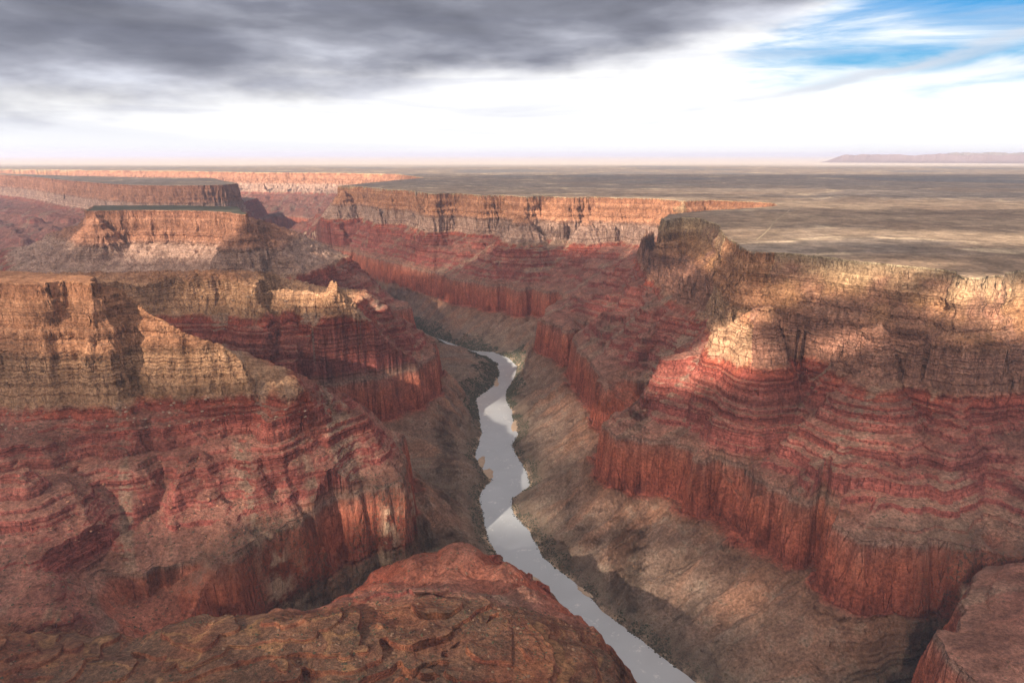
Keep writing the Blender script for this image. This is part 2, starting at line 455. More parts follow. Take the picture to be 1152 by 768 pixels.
def profile(s, x, y, off, detail=True):
    """height from the six signed distances"""
    h = np.full(np.shape(x), Z4 - 6.0, np.float32)
    L = LEVELS
    S = [a + off * k for a, k in zip(s, (0.55, 0.8, 0.9, 1.0, 1.0, 0.0))]
    river_d = -s[5]
    S[5] = s[5]
    for k in range(1, 6):
        S[k] = np.maximum(S[k], S[k - 1] + (8, 8, 20, 14, 10)[k - 1])
    flute = 0.16 * fbm(x, y, 34, 3, 0.55, True, seed=145.0) + 0.25 * fbm(x, y, 150, 2, seed=147.0)
    nv1, nv2 = np.abs(fbm(x, y, 270, 2, 0.4, seed=141.0)), np.abs(fbm(x, y, 85, 2, 0.5, seed=149.0))
    spur = 0.7 * ((0.55 * (nv1 - 0.22) + 0.10 * (nv2 - 0.22)) * smooth01((y - 1050) / 300 + np.clip(np.abs(x) - 1500, 0, 1)))
    spur = spur + 0.3 * (0.22 * fbm(x, y, 300, 3, 0.45, True, seed=141.0) + 0.03 * fbm(x, y, 60, 2, 0.5, True, seed=143.0)) * smooth01((y - 1050) / 300 + np.clip(np.abs(x) - 1500, 0, 1))
    for k in range(5, 0, -1):
        a, b = S[k], S[k - 1]
        t = np.clip(a / np.maximum(a - b, 1e-3), 0, 1)
        if k == 5:                                             # talus apron: concave, steep under the cliff
            q = 0.42 * t + 0.58 * t * t
        elif k == 4:                                           # massive red cliff
            t = np.clip(t + flute * np.minimum(40 / np.maximum(a - b, 20), 1) * np.minimum(t * (1 - t) * 4, 1.0), 0, 1)
            q = np.where(t < 0.12, t * 0.5, 0.06 + (t - 0.12) / 0.88 * 0.94)
        elif k == 3:
            t = np.clip(t + spur * np.minimum(t * (1 - t) * 4, 1.0), 0, 1)
            q = 0.80 * t + 0.20 * t * t
        elif k == 2:
            t = np.clip(t + 0.9 * spur * np.minimum(t * (1 - t) * 4, 1.0), 0, 1)
            q = 0.55 * t + 0.45 * t ** 3
        else:
            t = np.clip(t + 1.2 * spur * np.minimum(t * (1 - t) * 4, 1.0), 0, 1)
            q = np.where(t > 0.66, 0.42 + (t - 0.66) / 0.34 * 0.58, t / 0.66 * 0.42)
        z = L[k] + (L[k - 1] - L[k]) * q
        h = np.where((a >= 0), z, h)
    top = S[0] >= 0
    h = np.where(top, np.minimum(S[0] * 0.02, 4.0), h)
    return h, S


near = Field(-6200, 4200, 100, 7400, 14.0)
farf = Field(-30000, 30000, -2000, 24000, 100.0)


def flow_offset(F):
    """drainage: rain runs down the surveyed surface; where it gathers, contours are cut back into gullies"""
    co = coarse_offset(F.X, F.Y)
    h, _ = profile(F.S, F.X, F.Y, co)
    h = h + 7 * fbm(F.X, F.Y, 160, 4, 0.6, seed=1.3) + 3 * fbm(F.X, F.Y, 45, 2, seed=6.3)
    ny, nx = h.shape
    best = np.zeros(h.shape, np.float32)
    rec = np.arange(ny * nx).reshape(ny, nx)
    ids = rec.copy()
    for dy in (-1, 0, 1):
        for dx in (-1, 0, 1):
            if dx == 0 and dy == 0:
                continue
            hn = np.full(h.shape, 1e9, np.float32)
            idn = ids.copy()
            ya, yb = max(0, -dy), ny - max(0, dy)
            xa, xb = max(0, -dx), nx - max(0, dx)
            hn[ya:yb, xa:xb] = h[ya + dy:yb + dy, xa + dx:xb + dx]
            idn[ya:yb, xa:xb] = ids[ya + dy:yb + dy, xa + dx:xb + dx]
            sl = (h - hn) / (1.414 if dx and dy else 1.0)
            m = sl > best
            best[m] = sl[m]
            rec[m] = idn[m]
    order = np.argsort(-h.ravel(), kind='stable').tolist()
    rr = rec.ravel().tolist()
    acc = [1.0] * (ny * nx)
    for i in order:
        j = rr[i]
        if j != i:
            acc[j] += acc[i]
    acc = np.array(acc, np.float32).reshape(ny, nx)

    def blur(a, n):
        for _ in range(n):
            a = (np.roll(a, 1, 0) + 2 * a + np.roll(a, -1, 0)) / 4
            a = (np.roll(a, 1, 1) + 2 * a + np.roll(a, -1, 1)) / 4
        return a
    lg = np.clip(np.log2(1 + acc / 5), 0, 9)
    cut = 6.0 * blur(lg, 1) + 7.0 * blur(np.clip(lg - 3, 0, 6), 3)
    cut -= blur(cut, 30)                                        # keep the mean position of the contours
    F.acc = blur(lg, 1)
    F.off = co - np.clip(cut, -14, 60)


flow_offset(near)
farf.off = coarse_offset(farf.X, farf.Y)
farf.acc = np.zeros(farf.X.shape, np.float32)


def lookup(name, x, y):
    inside = (x > near.x0) & (x < 4200) & (y > near.y0) & (y < 7400)
    ga = (lambda F: getattr(F, name)) if isinstance(name, str) else (lambda F: F.S[name])
    v = farf.get(ga(farf), x, y)
    if inside.any():
        v = v.copy()
        v[inside] = near.get(ga(near), x[inside], y[inside])
    return v


SHELF = [(-2400, 760, 85), (-1300, 850, 92), (-900, 870, 92), (-560, 935, 72), (-300, 985, 52), (-90, 975, 30), (60, 920, 14)]


def crest(pts):
    return np.array([(*P(px, py, z), z) for px, py, z in pts], float)


RIDGES = [(crest(p), k) for p, k in [
    # spurs of the east wall
    ([(862, 345, -130), (838, 356, -185), (815, 370, -225), (806, 384, -290), (798, 393, -322), (775, 398, -338), (752, 404, -350), (746, 418, -400), (735, 440, -455), (718, 462, -515), (700, 486, -562)], 2.8),
    ([(990, 362, -140), (962, 374, -195), (946, 392, -245), (934, 412, -292)], 2.2),
    ([(150, 324, -200), (190, 316, -180), (232, 314, -175), (265, 318, -186), (290, 327, -216), (320, 325, -205), (345, 328, -216), (360, 332, -230), (375, 323, -195), (388, 330, -225), (396, 340, -290)], 1.5),
    ([(120, 625, -545), (150, 645, -560), (166, 672, -575), (205, 700, -590), (280, 706, -640)], -1.9),
    ([(985, 405, -235), (962, 418, -300), (925, 435, -385), (893, 470, -455), (872, 510, -520), (860, 538, -560)], 1.05),
    ([(1075, 425, -275), (1040, 455, -350), (1010, 500, -440), (985, 560, -530), (975, 600, -560)], 1.0),
    ([(795, 335, -250), (770, 338, -300), (715, 346, -400), (690, 358, -455), (668, 376, -525), (655, 386, -560)], 1.1),
    ([(748, 290, -240), (735, 305, -300), (690, 328, -400), (650, 345, -500), (615, 358, -560)], 1.1),
    ([(660, 245, -130), (655, 262, -290), (640, 290, -420), (632, 322, -558)], 1.3),
    ([(588, 236, -80), (573, 255, -235), (556, 280, -380), (535, 312, -556)], 1.3),
    ([(478, 235, -170), (462, 252, -300), (442, 270, -430), (424, 288, -558)], 1.3),
    ([(515, 240, -170), (508, 262, -320), (495, 285, -440), (488, 304, -556)], 1.3),
    ([(386, 212, -20), (372, 232, -250), (355, 252, -390), (332, 268, -545)], 1.3),
    # crown, spurs of the left headland
    ([(60, 316, -2), (112, 317, -8), (130, 320, -22), (140, 328, -40), (152, 336, -58), (163, 348, -84), (178, 358, -104), (205, 371, -132), (245, 388, -172), (272, 406, -214), (288, 430, -285)], 3.2),
    ([(285, 432, -290), (318, 455, -340), (345, 478, -400), (400, 510, -490), (440, 537, -558)], 0.9),
    ([(120, 456, -300), (150, 490, -370), (195, 545, -455), (262, 600, -545)], 0.62),
    # the red ridge and the mesa
    ([(384, 330, -225), (396, 340, -300), (408, 345, -340), (430, 372, -440), (456, 390, -530), (476, 403, -560)], 1.1),
    ([(272, 241, -2), (288, 255, -75), (302, 270, -150), (320, 288, -262), (345, 301, -325), (400, 324, -470), (447, 341, -560)], 1.5),
    ([(106, 238, -2), (92, 255, -100), (76, 275, -210), (48, 298, -310), (20, 304, -360)], 1.5),
    # side gullies
    ([(895, 392, -240), (880, 420, -340), (862, 455, -435), (850, 500, -515), (853, 532, -580)], -1.9),
    ([(790, 362, -300), (748, 378, -385), (716, 405, -460), (697, 450, -560)], -2.1),
    ([(1045, 448, -330), (975, 500, -450), (945, 540, -530), (932, 562, -600)], -1.3),
    ([(1135, 470, -370), (1130, 540, -490), (1120, 610, -590)], -1.2),
    ([(722, 345, -420), (690, 358, -490), (664, 372, -600), (653, 388, -720)], -1.2),
    ([(775, 385, -400), (735, 415, -490), (700, 445, -565)], -0.9),
    ([(700, 290, -330), (665, 318, -450), (640, 338, -570)], -0.7),
    ([(255, 478, -390), (256, 520, -450), (250, 570, -520), (236, 618, -585)], -0.55),
    ([(60, 480, -360), (110, 540, -450), (160, 600, -520), (205, 642, -585)], -0.5),
    ([(345, 470, -430), (395, 480, -500), (440, 482, -575)], -0.6),
]]
MOUND = [(-330, 1360, 130, 40), (-230, 1440, 95, 66), (-110, 1455, 95, 86), (-10, 1390, 90, 72), (70, 1290, 90, 50), (150, 1200, 85, 35), (205, 1095, 60, 45)]


def height(x, y, fine=True):
    wx = 9 * fbm(x, y, 70, 3, seed=4.4)
    wy = 9 * fbm(x, y, 70, 3, seed=9.4)
    qx, qy = x + wx, y + wy
    s = [lookup(k, qx, qy) for k in range(6)]
    off = lookup('off', qx, qy)
    r = np.hypot(x, y)
    grow = 1 + np.clip((r - 2500) / 6000, 0, 1.5)
    if fine:
        # flutes and alcoves along cliffs
        off = off + grow * (9.0 * fbm(x, y, 120, 2, 0.5, True, seed=15.0) + 4.0 * fbm(x, y, 40, 3, 0.5, seed=12.0) + 1.6 * fbm(x, y, 14, 2, 0.6, seed=21.0))
    h, S = profile(s, x, y, off)
    # mound beside the river
    m = np.zeros_like(h)
    for mx, my, rad, am in MOUND:
        m = np.maximum(m, am * np.exp(-((x - mx) ** 2 + (y - my) ** 2) / (rad * rad)))
    m2 = np.full(h.shape, -1e9, np.float32)
    nearby = (y < 1500) & (x < 600) & (x > -2500)
    if nearby.any():
        X_, Y_ = x[nearby], y[nearby]
        bb = np.full(X_.shape, 0, np.float32)
        for (ax, ay, aa), (bx, by, ab) in zip(SHELF[:-1], SHELF[1:]):
            ex, ey = bx - ax, by - ay
            t = np.clip(((X_ - ax) * ex + (Y_ - ay) * ey) / (ex * ex + ey * ey), 0, 1)
            d = np.hypot(X_ - ax - t * ex, Y_ - ay - t * ey)
            bb = np.maximum(bb, (aa + (ab - aa) * t) * smooth01(1.05 - d / 300))
        m2[nearby] = bb
    m2 = np.where(m2 > 1, m2 + smooth01(m2 / 20) * (70 * np.abs(fbm(x, y, 330, 3, 0.45, seed=181.0)) - 18 + 14 * np.abs(fbm(x, y, 80, 2, 0.5, seed=183.0)) + 0.06 * (y - 950) + 0.015 * x), 0)
    m2 = m2 + np.interp((m2 + 3 * fbm(x, y, 240, 2, seed=185.0) + 400) % 11.0, [0, 7.6, 8.6, 11], [0, -5.0, 2.4, 0.0]) * smooth01(m2 / 14) - 1.0 * smooth01(m2 / 14)
    h = h + np.where(S[3] > -40, m2 * smooth01((S[3] + 40) / 90), 0)
    for crest, slope in sorted(RIDGES, key=lambda q: q[1]):
        lo, hi = crest.min(0) - 420, crest.max(0) + 420
        mk = (x > lo[0]) & (x < hi[0]) & (y > lo[1]) & (y < hi[1])
        if not mk.any():
            continue
        X_, Y_ = x[mk], y[mk]
        wob = 1 + 0.28 * fbm(X_, Y_, 120, 3, 0.5, seed=151.0)
        wz = 7 * fbm(X_, Y_, 60, 2, 0.5, seed=153.0)
        best = np.full(X_.shape, -1e9, np.float32)
        for (ax, ay, az_), (bx, by, bz) in zip(crest[:-1], crest[1:]):
            ex, ey = bx - ax, by - ay
            t = np.clip(((X_ - ax) * ex + (Y_ - ay) * ey) / (ex * ex + ey * ey + 1e-6), 0, 1)
            d = np.hypot(X_ - ax - t * ex, Y_ - ay - t * ey)
            z_ = az_ + (bz - az_) * t
            if slope > 0:
                best = np.maximum(best, z_ - slope * np.maximum(d * wob - (24 if 2.2 < slope < 3 else 0), 0) + wz)
            else:
                best = np.maximum(best, -slope * 62 * smooth01(1 - d * wob / (70 - 48 * slope)) * smooth01(np.minimum(t * 3 + 0.25, 1)))
        if slope > 0:
            h[mk] = np.where((best > Z2 - 4) & (S[3][mk] > 4), np.maximum(h[mk], np.minimum(best, 3)), h[mk])
        else:
            h[mk] = h[mk] - np.where((h[mk] < -190) & (h[mk] > Z3 + 20), np.maximum(best, 0), 0)
    h = h + np.where(S[3] < 0, m * smooth01(-S[3] / 60) * smooth01((s[5] - 30) / 80), 0)
    u = h.copy()
    # beds
    bed = h + 6 * fbm(x, y, 500, 2, seed=31.0)
    cover = smooth01(0.5 + 1.2 * fbm(x, y, 420, 3, 0.5, seed=41.0) + 0.2)      # where ledges stay bare
    cover = cover * np.where((y < 2350) & (x < 0), 1 - 0.8 * smooth01((-395 - h) / 40), 1.0)
    for (zi, zo), (za, zb) in zip(STAIRS, ((Z1, Z0), (Z2, Z1))):
        m_ = (h > za) & (h < zb)
        st = np.interp(bed, zi, zo) - bed
        h = np.where(m_ & (S[0] < 0), h + st * (0.12 + 0.88 * cover) * smooth01((h - za) / 6) * smooth01((zb - h) / 4), h)
    # a bench of harder rock low in the talus, bare only here and there
    tl = (u > Z4 + 8) & (u < Z3 - 2)
    bench = smooth01(1.6 * fbm(x, y, 330, 3, seed=51.0) + 0.1)
    zi, zo = np.array([-910., -835, -822, -790, -778, -764, -750, -735]), np.array([-910., -842, -806, -795, -762, -757, -740, -735])
    h = np.where(tl, h + (np.interp(bed, zi, zo) - bed) * bench * 0.8, h)
    if fine:
        rough = np.where(S[0] > 12, 0.25, 1.0) * smooth01((s[5] + 4) / 30) * np.where((y < 1150) & (x < 300), 0.6, 1.0)
        kn = fbm(x, y, 24, 4, 0.6, seed=61.0)
        rub = np.where((u > Z0B - 40) & (u < Z0B + 30) | ((u > Z1 - 30) & (u < Z1 + 90)), 2.0, 1.0)
        crag = smooth01((u - Z1 + 25) / 40) * smooth01((-85 - u) / 40)
        cr = fbm(x, y, 62, 3, 0.55, True, seed=191.0)
        cb = fbm(x, y, 27, 3, 0.6, seed=193.0)
        h = h + crag * grow * (11 * cr + 9 * np.floor(cb * 4) / 4)
        h = h + rough * rub * grow * (2.2 * kn)
        # rills on the aprons
        ap = (u < Z3) & (s[5] > 0)
        al, dd = lookup('arcl', x, y), np.maximum(s[5], 0)
        al = al + 26 * fbm(x, y, 140, 3, 0.5, seed=73.0) + 0.10 * dd
        rl = fbm(al, dd * 0.16, 75, 4, 0.58, True, seed=71.0) - 0.15
        rb_ = fbm(al + 500, dd * 0.12, 210, 2, 0.45, True, seed=75.0) - 0.1
        ac = lookup('acc', x, y)
        ap_w = smooth01((s[5] - 6) / 110) * smooth01((Z3 - u) / 30)
        h = h + np.where(ap, (24.0 * rl + 44.0 * rb_ - 2.4 * np.clip(ac - 1, 0, 6)) * ap_w, 0)
    # knobs of pale rock along the ridge
    for kx, ky, rx, ry, am in KNOBS:
        d = np.sqrt(((x - kx) / rx) ** 2 + ((y - ky) / ry) ** 2)
        n = 1 + 0.5 * fbm(x, y, 30, 3, 0.6, seed=77.0)
        h = h + am * smooth01((1.15 - d) * 1.6) * n
    return h.astype(np.float32), S, s, u


_k = lambda px, py, z: P(px, py, z)
KNOBS = []
for px, py, z, rx, ry, am in [(190, 318, -185, 90, 40, 26), (232, 318, -185, 70, 40, 34), (262, 318, -185, 50, 35, 22), (300, 329, -200, 42, 32, 34), (322, 329, -205, 34, 30, 40), (340, 331, -210, 22, 24, 26), (372, 333, -225, 40, 34, 34), (384, 334, -230, 24, 26, 22)]:
    cx, cy = P(px, py, z)
    KNOBS.append((cx, cy, rx, ry, am))

# ------------------------------------------------------------------ materials
def new_mat(name):
    m = bpy.data.materials.new(name)
    m.use_nodes = True
    return m, Nodes(m.node_tree)


def rock_material():
    m, k = new_mat("canyon_rock")
    geo = k.n('ShaderNodeNewGeometry')
    pos = geo.outputs['Position']
    nsep = k.n('ShaderNodeSeparateXYZ')
    k.link(geo.outputs['Normal'], nsep.inputs[0])
    nz = nsep.outputs[2]
    psep = k.n('ShaderNodeSeparateXYZ')
    k.link(pos, psep.inputs[0])
    pz = psep.outputs[2]
    at = {}
    for a in ('strat', 'bank', 'tone', 'warm', 'along', 'down'):
        nd = k.n('ShaderNodeAttribute', attribute_name=a)
        at[a] = nd.outputs['Fac']
    n_far = k.noise(pos, 0.0042, 4.0, 0.55)
    n_mid = k.noise(pos, 0.021, 5.0, 0.6)
    n_fine = k.noise(pos, 0.13, 5.0, 0.65)
    n_grit = k.noise(pos, 0.45, 3.0, 0.7)
    st = k.math('ADD', at['strat'], k.math('MULTIPLY', k.math('SUBTRACT', n_mid, 0.5), 26.0))
    st = k.math('ADD', st, k.math('MULTIPLY', k.math('SUBTRACT', n_fine, 0.5), 9.0))
    slope_v = k.n('ShaderNodeCombineXYZ')
    k.link(at['along'], slope_v.inputs[0])
    k.link(k.math('MULTIPLY', at['down'], 0.16), slope_v.inputs[1])
    cone = k.noise(slope_v.outputs[0], 0.011, 4.0, 0.55, 0.5)
    rill = k.noise(slope_v.outputs[0], 0.04, 3.0, 0.5, 0.3)
    near_foot = k.math('MULTIPLY', k.step(at['strat'], -420.0, -330.0), k.step(at['strat'], -230.0, -270.0))
    st = k.math('ADD', st, k.math('MULTIPLY', k.math('MULTIPLY', k.math('SUBTRACT', cone, 0.5), 190.0), near_foot))
    f = k.math('DIVIDE', k.math('ADD', st, 920.0), 940.0)

    def zp(z):
        return max(0.0, min(1.0, (z + 920.0) / 940.0))
    base = k.ramp(f, [(zp(-915), (0.235, 0.170, 0.130)), (zp(-840), (0.215, 0.142, 0.108)), (zp(-790), (0.230, 0.138, 0.102)), (zp(-752), (0.21, 0.110, 0.075)),
                      (zp(-738), (0.29, 0.082, 0.056)), (zp(-690), (0.37, 0.100, 0.062)), (zp(-620), (0.40, 0.120, 0.072)), (zp(-578), (0.37, 0.140, 0.095)),
                      (zp(-566), (0.34, 0.20, 0.150)), (zp(-548), (0.29, 0.140, 0.100)), (zp(-520), (0.265, 0.076, 0.062)), (zp(-440), (0.275, 0.080, 0.063)),
                      (zp(-390), (0.285, 0.092, 0.070)), (zp(-345), (0.30, 0.075, 0.055)), (zp(-306), (0.32, 0.080, 0.048)), (zp(-292), (0.38, 0.215, 0.140)),
                      (zp(-240), (0.46, 0.30, 0.195)), (zp(-190), (0.46, 0.28, 0.165)), (zp(-176), (0.36, 0.17, 0.088)), (zp(-100), (0.42, 0.225, 0.112)),
                      (zp(-40), (0.48, 0.31, 0.175)), (zp(-6), (0.46, 0.345, 0.215)), (zp(6), (0.36, 0.28, 0.175))])
    # upper cliffs differ from place to place: buff, orange or red brown
    upper = k.step(at['strat'], -190.0, -175.0)
    base = k.mix(k.math('MULTIPLY', upper, k.step(at['tone'], 0.2, 1.0)), base, k.mix(n_mid, (0.35, 0.150, 0.078), (0.46, 0.235, 0.130)))
    base = k.mix(k.math('MULTIPLY', upper, k.step(at['tone'], 1.2, 2.0)), base, k.mix(n_mid, (0.29, 0.125, 0.075), (0.40, 0.20, 0.125)))
    base = k.mix(k.math('MULTIPLY', k.math('MULTIPLY', k.step(at['strat'], -310.0, -280.0), k.step(at['strat'], 0.0, -40.0)), k.math('MULTIPLY', k.step(at['tone'], 0.3, 0.0), k.step(n_far, 0.40, 0.62))), base, (0.30, 0.150, 0.100))
    mid_c = k.math('MULTIPLY', k.step(at['strat'], -310.0, -285.0), k.step(at['strat'], -150.0, -200.0))
    base = k.mix(k.math('MULTIPLY', mid_c, k.step(at['tone'], 0.2, 0.0)), base, k.mix(n_mid, (0.20, 0.088, 0.062), (0.35, 0.180, 0.122)))
    base = k.mix(k.math('MULTIPLY', mid_c, k.math('MULTIPLY', k.step(at['tone'], 0.5, 1.0), k.step(at['tone'], 1.5, 1.2))), base, k.mix(n_mid, (0.34, 0.165, 0.085), (0.48, 0.295, 0.175)))
    base = k.mix(k.math('MULTIPLY', mid_c, k.step(at['tone'], 1.2, 1.5)), base, k.mix(n_mid, (0.31, 0.175, 0.130), (0.47, 0.320, 0.250)))
    # fine bedding: thin pale and dark beds that follow the level
    bed = k.noise(k.math('ADD', at['strat'], k.math('MULTIPLY', n_mid, 10.0)), 0.085, 3.0, 0.75, dims='1D')
    bed2 = k.noise(k.math('ADD', at['strat'], k.math('MULTIPLY', n_far, 16.0)), 0.026, 2.0, 0.6, dims='1D')
    bedded = k.math('MULTIPLY', k.step(at['strat'], -590.0, -555.0), k.step(at['strat'], 8.0, -8.0))
    dark_bed = k.math('MULTIPLY', k.step(bed, 0.50, 0.36), bedded)
    pale_bed = k.math('MULTIPLY', k.step(bed, 0.585, 0.68), bedded)
    bare = k.step(nz, 0.86, 0.60, 0.25, 1.0)
    pale_bed = k.math('MULTIPLY', pale_bed, bare)
    dark_bed = k.math('MULTIPLY', k.math('MULTIPLY', dark_bed, bare), k.step(n_far, 0.25, 0.6))
    base = k.mix(k.math('MULTIPLY', dark_bed, 0.80), base, k.mix(1.0, base, (0.42, 0.33, 0.31), 'MULTIPLY'))
    base = k.mix(k.math('MULTIPLY', pale_bed, k.step(n_far, 0.40, 0.65, 0.08, 0.42)), base, (0.44, 0.26, 0.175))
    base = k.mix(k.math('MULTIPLY', k.math('MULTIPLY', k.step(bed2, 0.5, 0.36), bedded), 0.35), base, k.mix(1.0, base, (0.62, 0.50, 0.48), 'MULTIPLY'))
    # steep faces: streaks of varnish and wash running down the cliff
    streak_v = k.scaled(pos, (1.0, 1.0, 0.045))
    s1 = k.noise(streak_v, 0.045, 4.0, 0.6, 0.6)
    s2 = k.noise(streak_v, 0.16, 3.0, 0.6, 0.3)
    steep = k.step(nz, 0.62, 0.34)
    runs = k.math('MULTIPLY', steep, k.step(at['strat'], -540.0, -570.0, 0.4, 1.0))
    base = k.mix(k.math('MULTIPLY', k.math('MULTIPLY', k.step(s1, 0.50, 0.34), runs), 0.62), base, k.mix(1.0, base, (0.42, 0.34, 0.36), 'MULTIPLY'))
    base = k.mix(k.math('MULTIPLY', k.math('MULTIPLY', k.step(s1, 0.54, 0.72), runs), 0.45), base, k.mix(1.0, base, (1.35, 1.6, 1.6), 'MULTIPLY'))
    base = k.mix(k.math('MULTIPLY', k.math('MULTIPLY', k.step(s2, 0.47, 0.33), runs), 0.45), base, k.mix(1.0, base, (0.5, 0.42, 0.42), 'MULTIPLY'))
    ck = k.n('ShaderNodeTexVoronoi', feature='DISTANCE_TO_EDGE')
    k.link(k.scaled(pos, (1.0, 1.0, 0.10)), ck.inputs['Vector'])
    ck.inputs['Scale'].default_value = 0.045
    ck.inputs['Randomness'].default_value = 1.0
    crack = k.math('MULTIPLY', k.math('MULTIPLY', k.step(ck.outputs['Distance'], 0.05, 0.0), steep), k.step(n_mid, 0.42, 0.62))
    base = k.mix(k.math('MULTIPLY', crack, 0.6), base, k.mix(1.0, base, (0.30, 0.25, 0.25), 'MULTIPLY'))
    # ledge tops and gentle slopes: dust and scree
    in_red = k.math('MULTIPLY', k.step(at['strat'], -720.0, -560.0), k.step(at['strat'], -290.0, -330.0))
    scree_c = k.mix(n_mid, (0.205, 0.090, 0.066), (0.295, 0.145, 0.108))
    scree_f = k.math('MULTIPLY', k.math('MULTIPLY', k.step(nz, 0.60, 0.78), in_red), k.step(n_far, 0.30, 0.62, 0.55, 0.92))
    base = k.mix(scree_f, base, scree_c)
    # scree cones spilling down from the pale cliffs over the red slopes
    cone_f = k.math('MULTIPLY', k.math('MULTIPLY', k.step(cone, 0.53, 0.61), k.step(nz, 0.45, 0.62)), k.math('MULTIPLY', k.step(at['strat'], -600.0, -540.0), k.step(at['strat'], -250.0, -310.0)))
    base = k.mix(k.math('MULTIPLY', cone_f, 0.72), base, k.mix(n_fine, (0.20, 0.130, 0.095), (0.31, 0.210, 0.150)))
    gentle = k.step(nz, 0.45, 0.7)
    base = k.mix(k.math('MULTIPLY', k.math('MULTIPLY', k.step(rill, 0.52, 0.36), gentle), 0.36), base, k.mix(1.0, base, (0.55, 0.48, 0.45), 'MULTIPLY'))
    base = k.mix(k.math('MULTIPLY', k.math('MULTIPLY', k.step(rill, 0.55, 0.70), gentle), 0.35), base, k.mix(1.0, base, (1.45, 1.35, 1.25), 'MULTIPLY'))
    # red wash over the grey aprons under the red wall
    apron = k.step(at['strat'], -738.0, -765.0)
    wash = k.math('MULTIPLY', k.math('MULTIPLY', k.step(cone, 0.48, 0.62), apron), k.step(at['strat'], -900.0, -820.0))
    base = k.mix(k.math('MULTIPLY', wash, 0.55), base, (0.33, 0.155, 0.095))
    base = k.mix(k.math('MULTIPLY', k.math('MULTIPLY', apron, k.step(n_mid, 0.50, 0.66)), 0.5), base, (0.17, 0.135, 0.105))
    # river banks: pale sand with scrub between
    sand = k.math('MULTIPLY', k.step(at['bank'], 34.0, 4.0), k.step(n_mid, 0.44, 0.58))
    base = k.mix(sand, base, (0.45, 0.32, 0.225))
    scrub = k.math('MULTIPLY', k.math('MULTIPLY', k.step(at['bank'], 95.0, 25.0), k.step(n_fine, 0.46, 0.60)), k.math('SUBTRACT', 1.0, sand))
    base = k.mix(k.math('MULTIPLY', scrub, 0.85), base, (0.045, 0.045, 0.033))
    # sparse desert brush on anything not too steep
    br = k.n('ShaderNodeTexVoronoi', feature='F1')
    k.link(pos, br.inputs['Vector'])
    br.inputs['Scale'].default_value = 0.085
    brush = k.math('MULTIPLY', k.step(br.outputs['Distance'], 0.30, 0.20), k.math('MULTIPLY', k.step(nz, 0.55, 0.75), k.step(n_mid, 0.45, 0.6)))
    base = k.mix(k.math('MULTIPLY', brush, 0.55), base, (0.075, 0.068, 0.045))
    # orange bloom of the nearest ridge
    base = k.mix(k.math('MULTIPLY', at['warm'], 0.75), base, k.mix(k.step(n_mid, 0.36, 0.62), (0.150, 0.046, 0.023), (0.200, 0.080, 0.036)))
    base = k.mix(k.math('MULTIPLY', k.math('MULTIPLY', k.step(nz, 0.84, 0.95), at['warm']), k.step(n_far, 0.35, 0.6)), base, k.mix(n_fine, (0.085, 0.050, 0.036), (0.16, 0.088, 0.056)))
    fbed = k.noise(k.math('ADD', k.math('MULTIPLY', pz, 1.0), k.math('MULTIPLY', n_far, 40.0)), 0.11, 3.0, 0.7, dims='1D')
    base = k.mix(k.math('MULTIPLY', k.math('MULTIPLY', k.step(fbed, 0.56, 0.66), at['warm']), 0.65), base, (0.27, 0.140, 0.068))
    base = k.mix(k.math('MULTIPLY', k.math('MULTIPLY', k.step(fbed, 0.46, 0.36), at['warm']), 0.6), base, (0.13, 0.045, 0.027))
    # mottling and grit
    mot = k.step(n_fine, 0.28, 0.72, 0.56, 1.38)
    mot = k.math('MULTIPLY', mot, k.step(n_grit, 0.25, 0.75, 0.66, 1.32))
    mot = k.math('MULTIPLY', mot, k.step(n_mid, 0.30, 0.70, 0.72, 1.25))
    mot = k.math('MULTIPLY', mot, k.math('ADD', 0.80, k.math('MULTIPLY', n_far, 0.40)))
    cmb = k.n('ShaderNodeCombineColor')
    for i in range(3):
        k.link(mot, cmb.inputs[i])
    base = k.mix(1.0, base, cmb.outputs[0], 'MULTIPLY')
    bump_h = k.math('ADD', k.math('MULTIPLY', n_fine, 5.5), k.math('MULTIPLY', n_grit, 1.8))
    bump_h = k.math('ADD', bump_h, k.math('MULTIPLY', k.math('MULTIPLY', s2, runs), 5.0))
    bump_h = k.math('ADD', bump_h, k.math('MULTIPLY', k.math('MULTIPLY', bed, bedded), 13.0))
    bump_h = k.math('SUBTRACT', bump_h, k.math('MULTIPLY', crack, 4.0))
    bump = k.n('ShaderNodeBump')
    bump.inputs['Strength'].default_value = 1.0
    bump.inputs['Distance'].default_value = 1.0
    k.link(bump_h, bump.inputs['Height'])
    bs = k.n('ShaderNodeBsdfPrincipled')
    k.link(base, bs.inputs['Base Color'])
    bs.inputs['Roughness'].default_value = 0.95
    bs.inputs['Specular IOR Level'].default_value = 0.12
    k.link(bump.outputs[0], bs.inputs['Normal'])
    out = k.n('ShaderNodeOutputMaterial')
    k.link(bs.outputs[0], out.inputs[0])
    return m


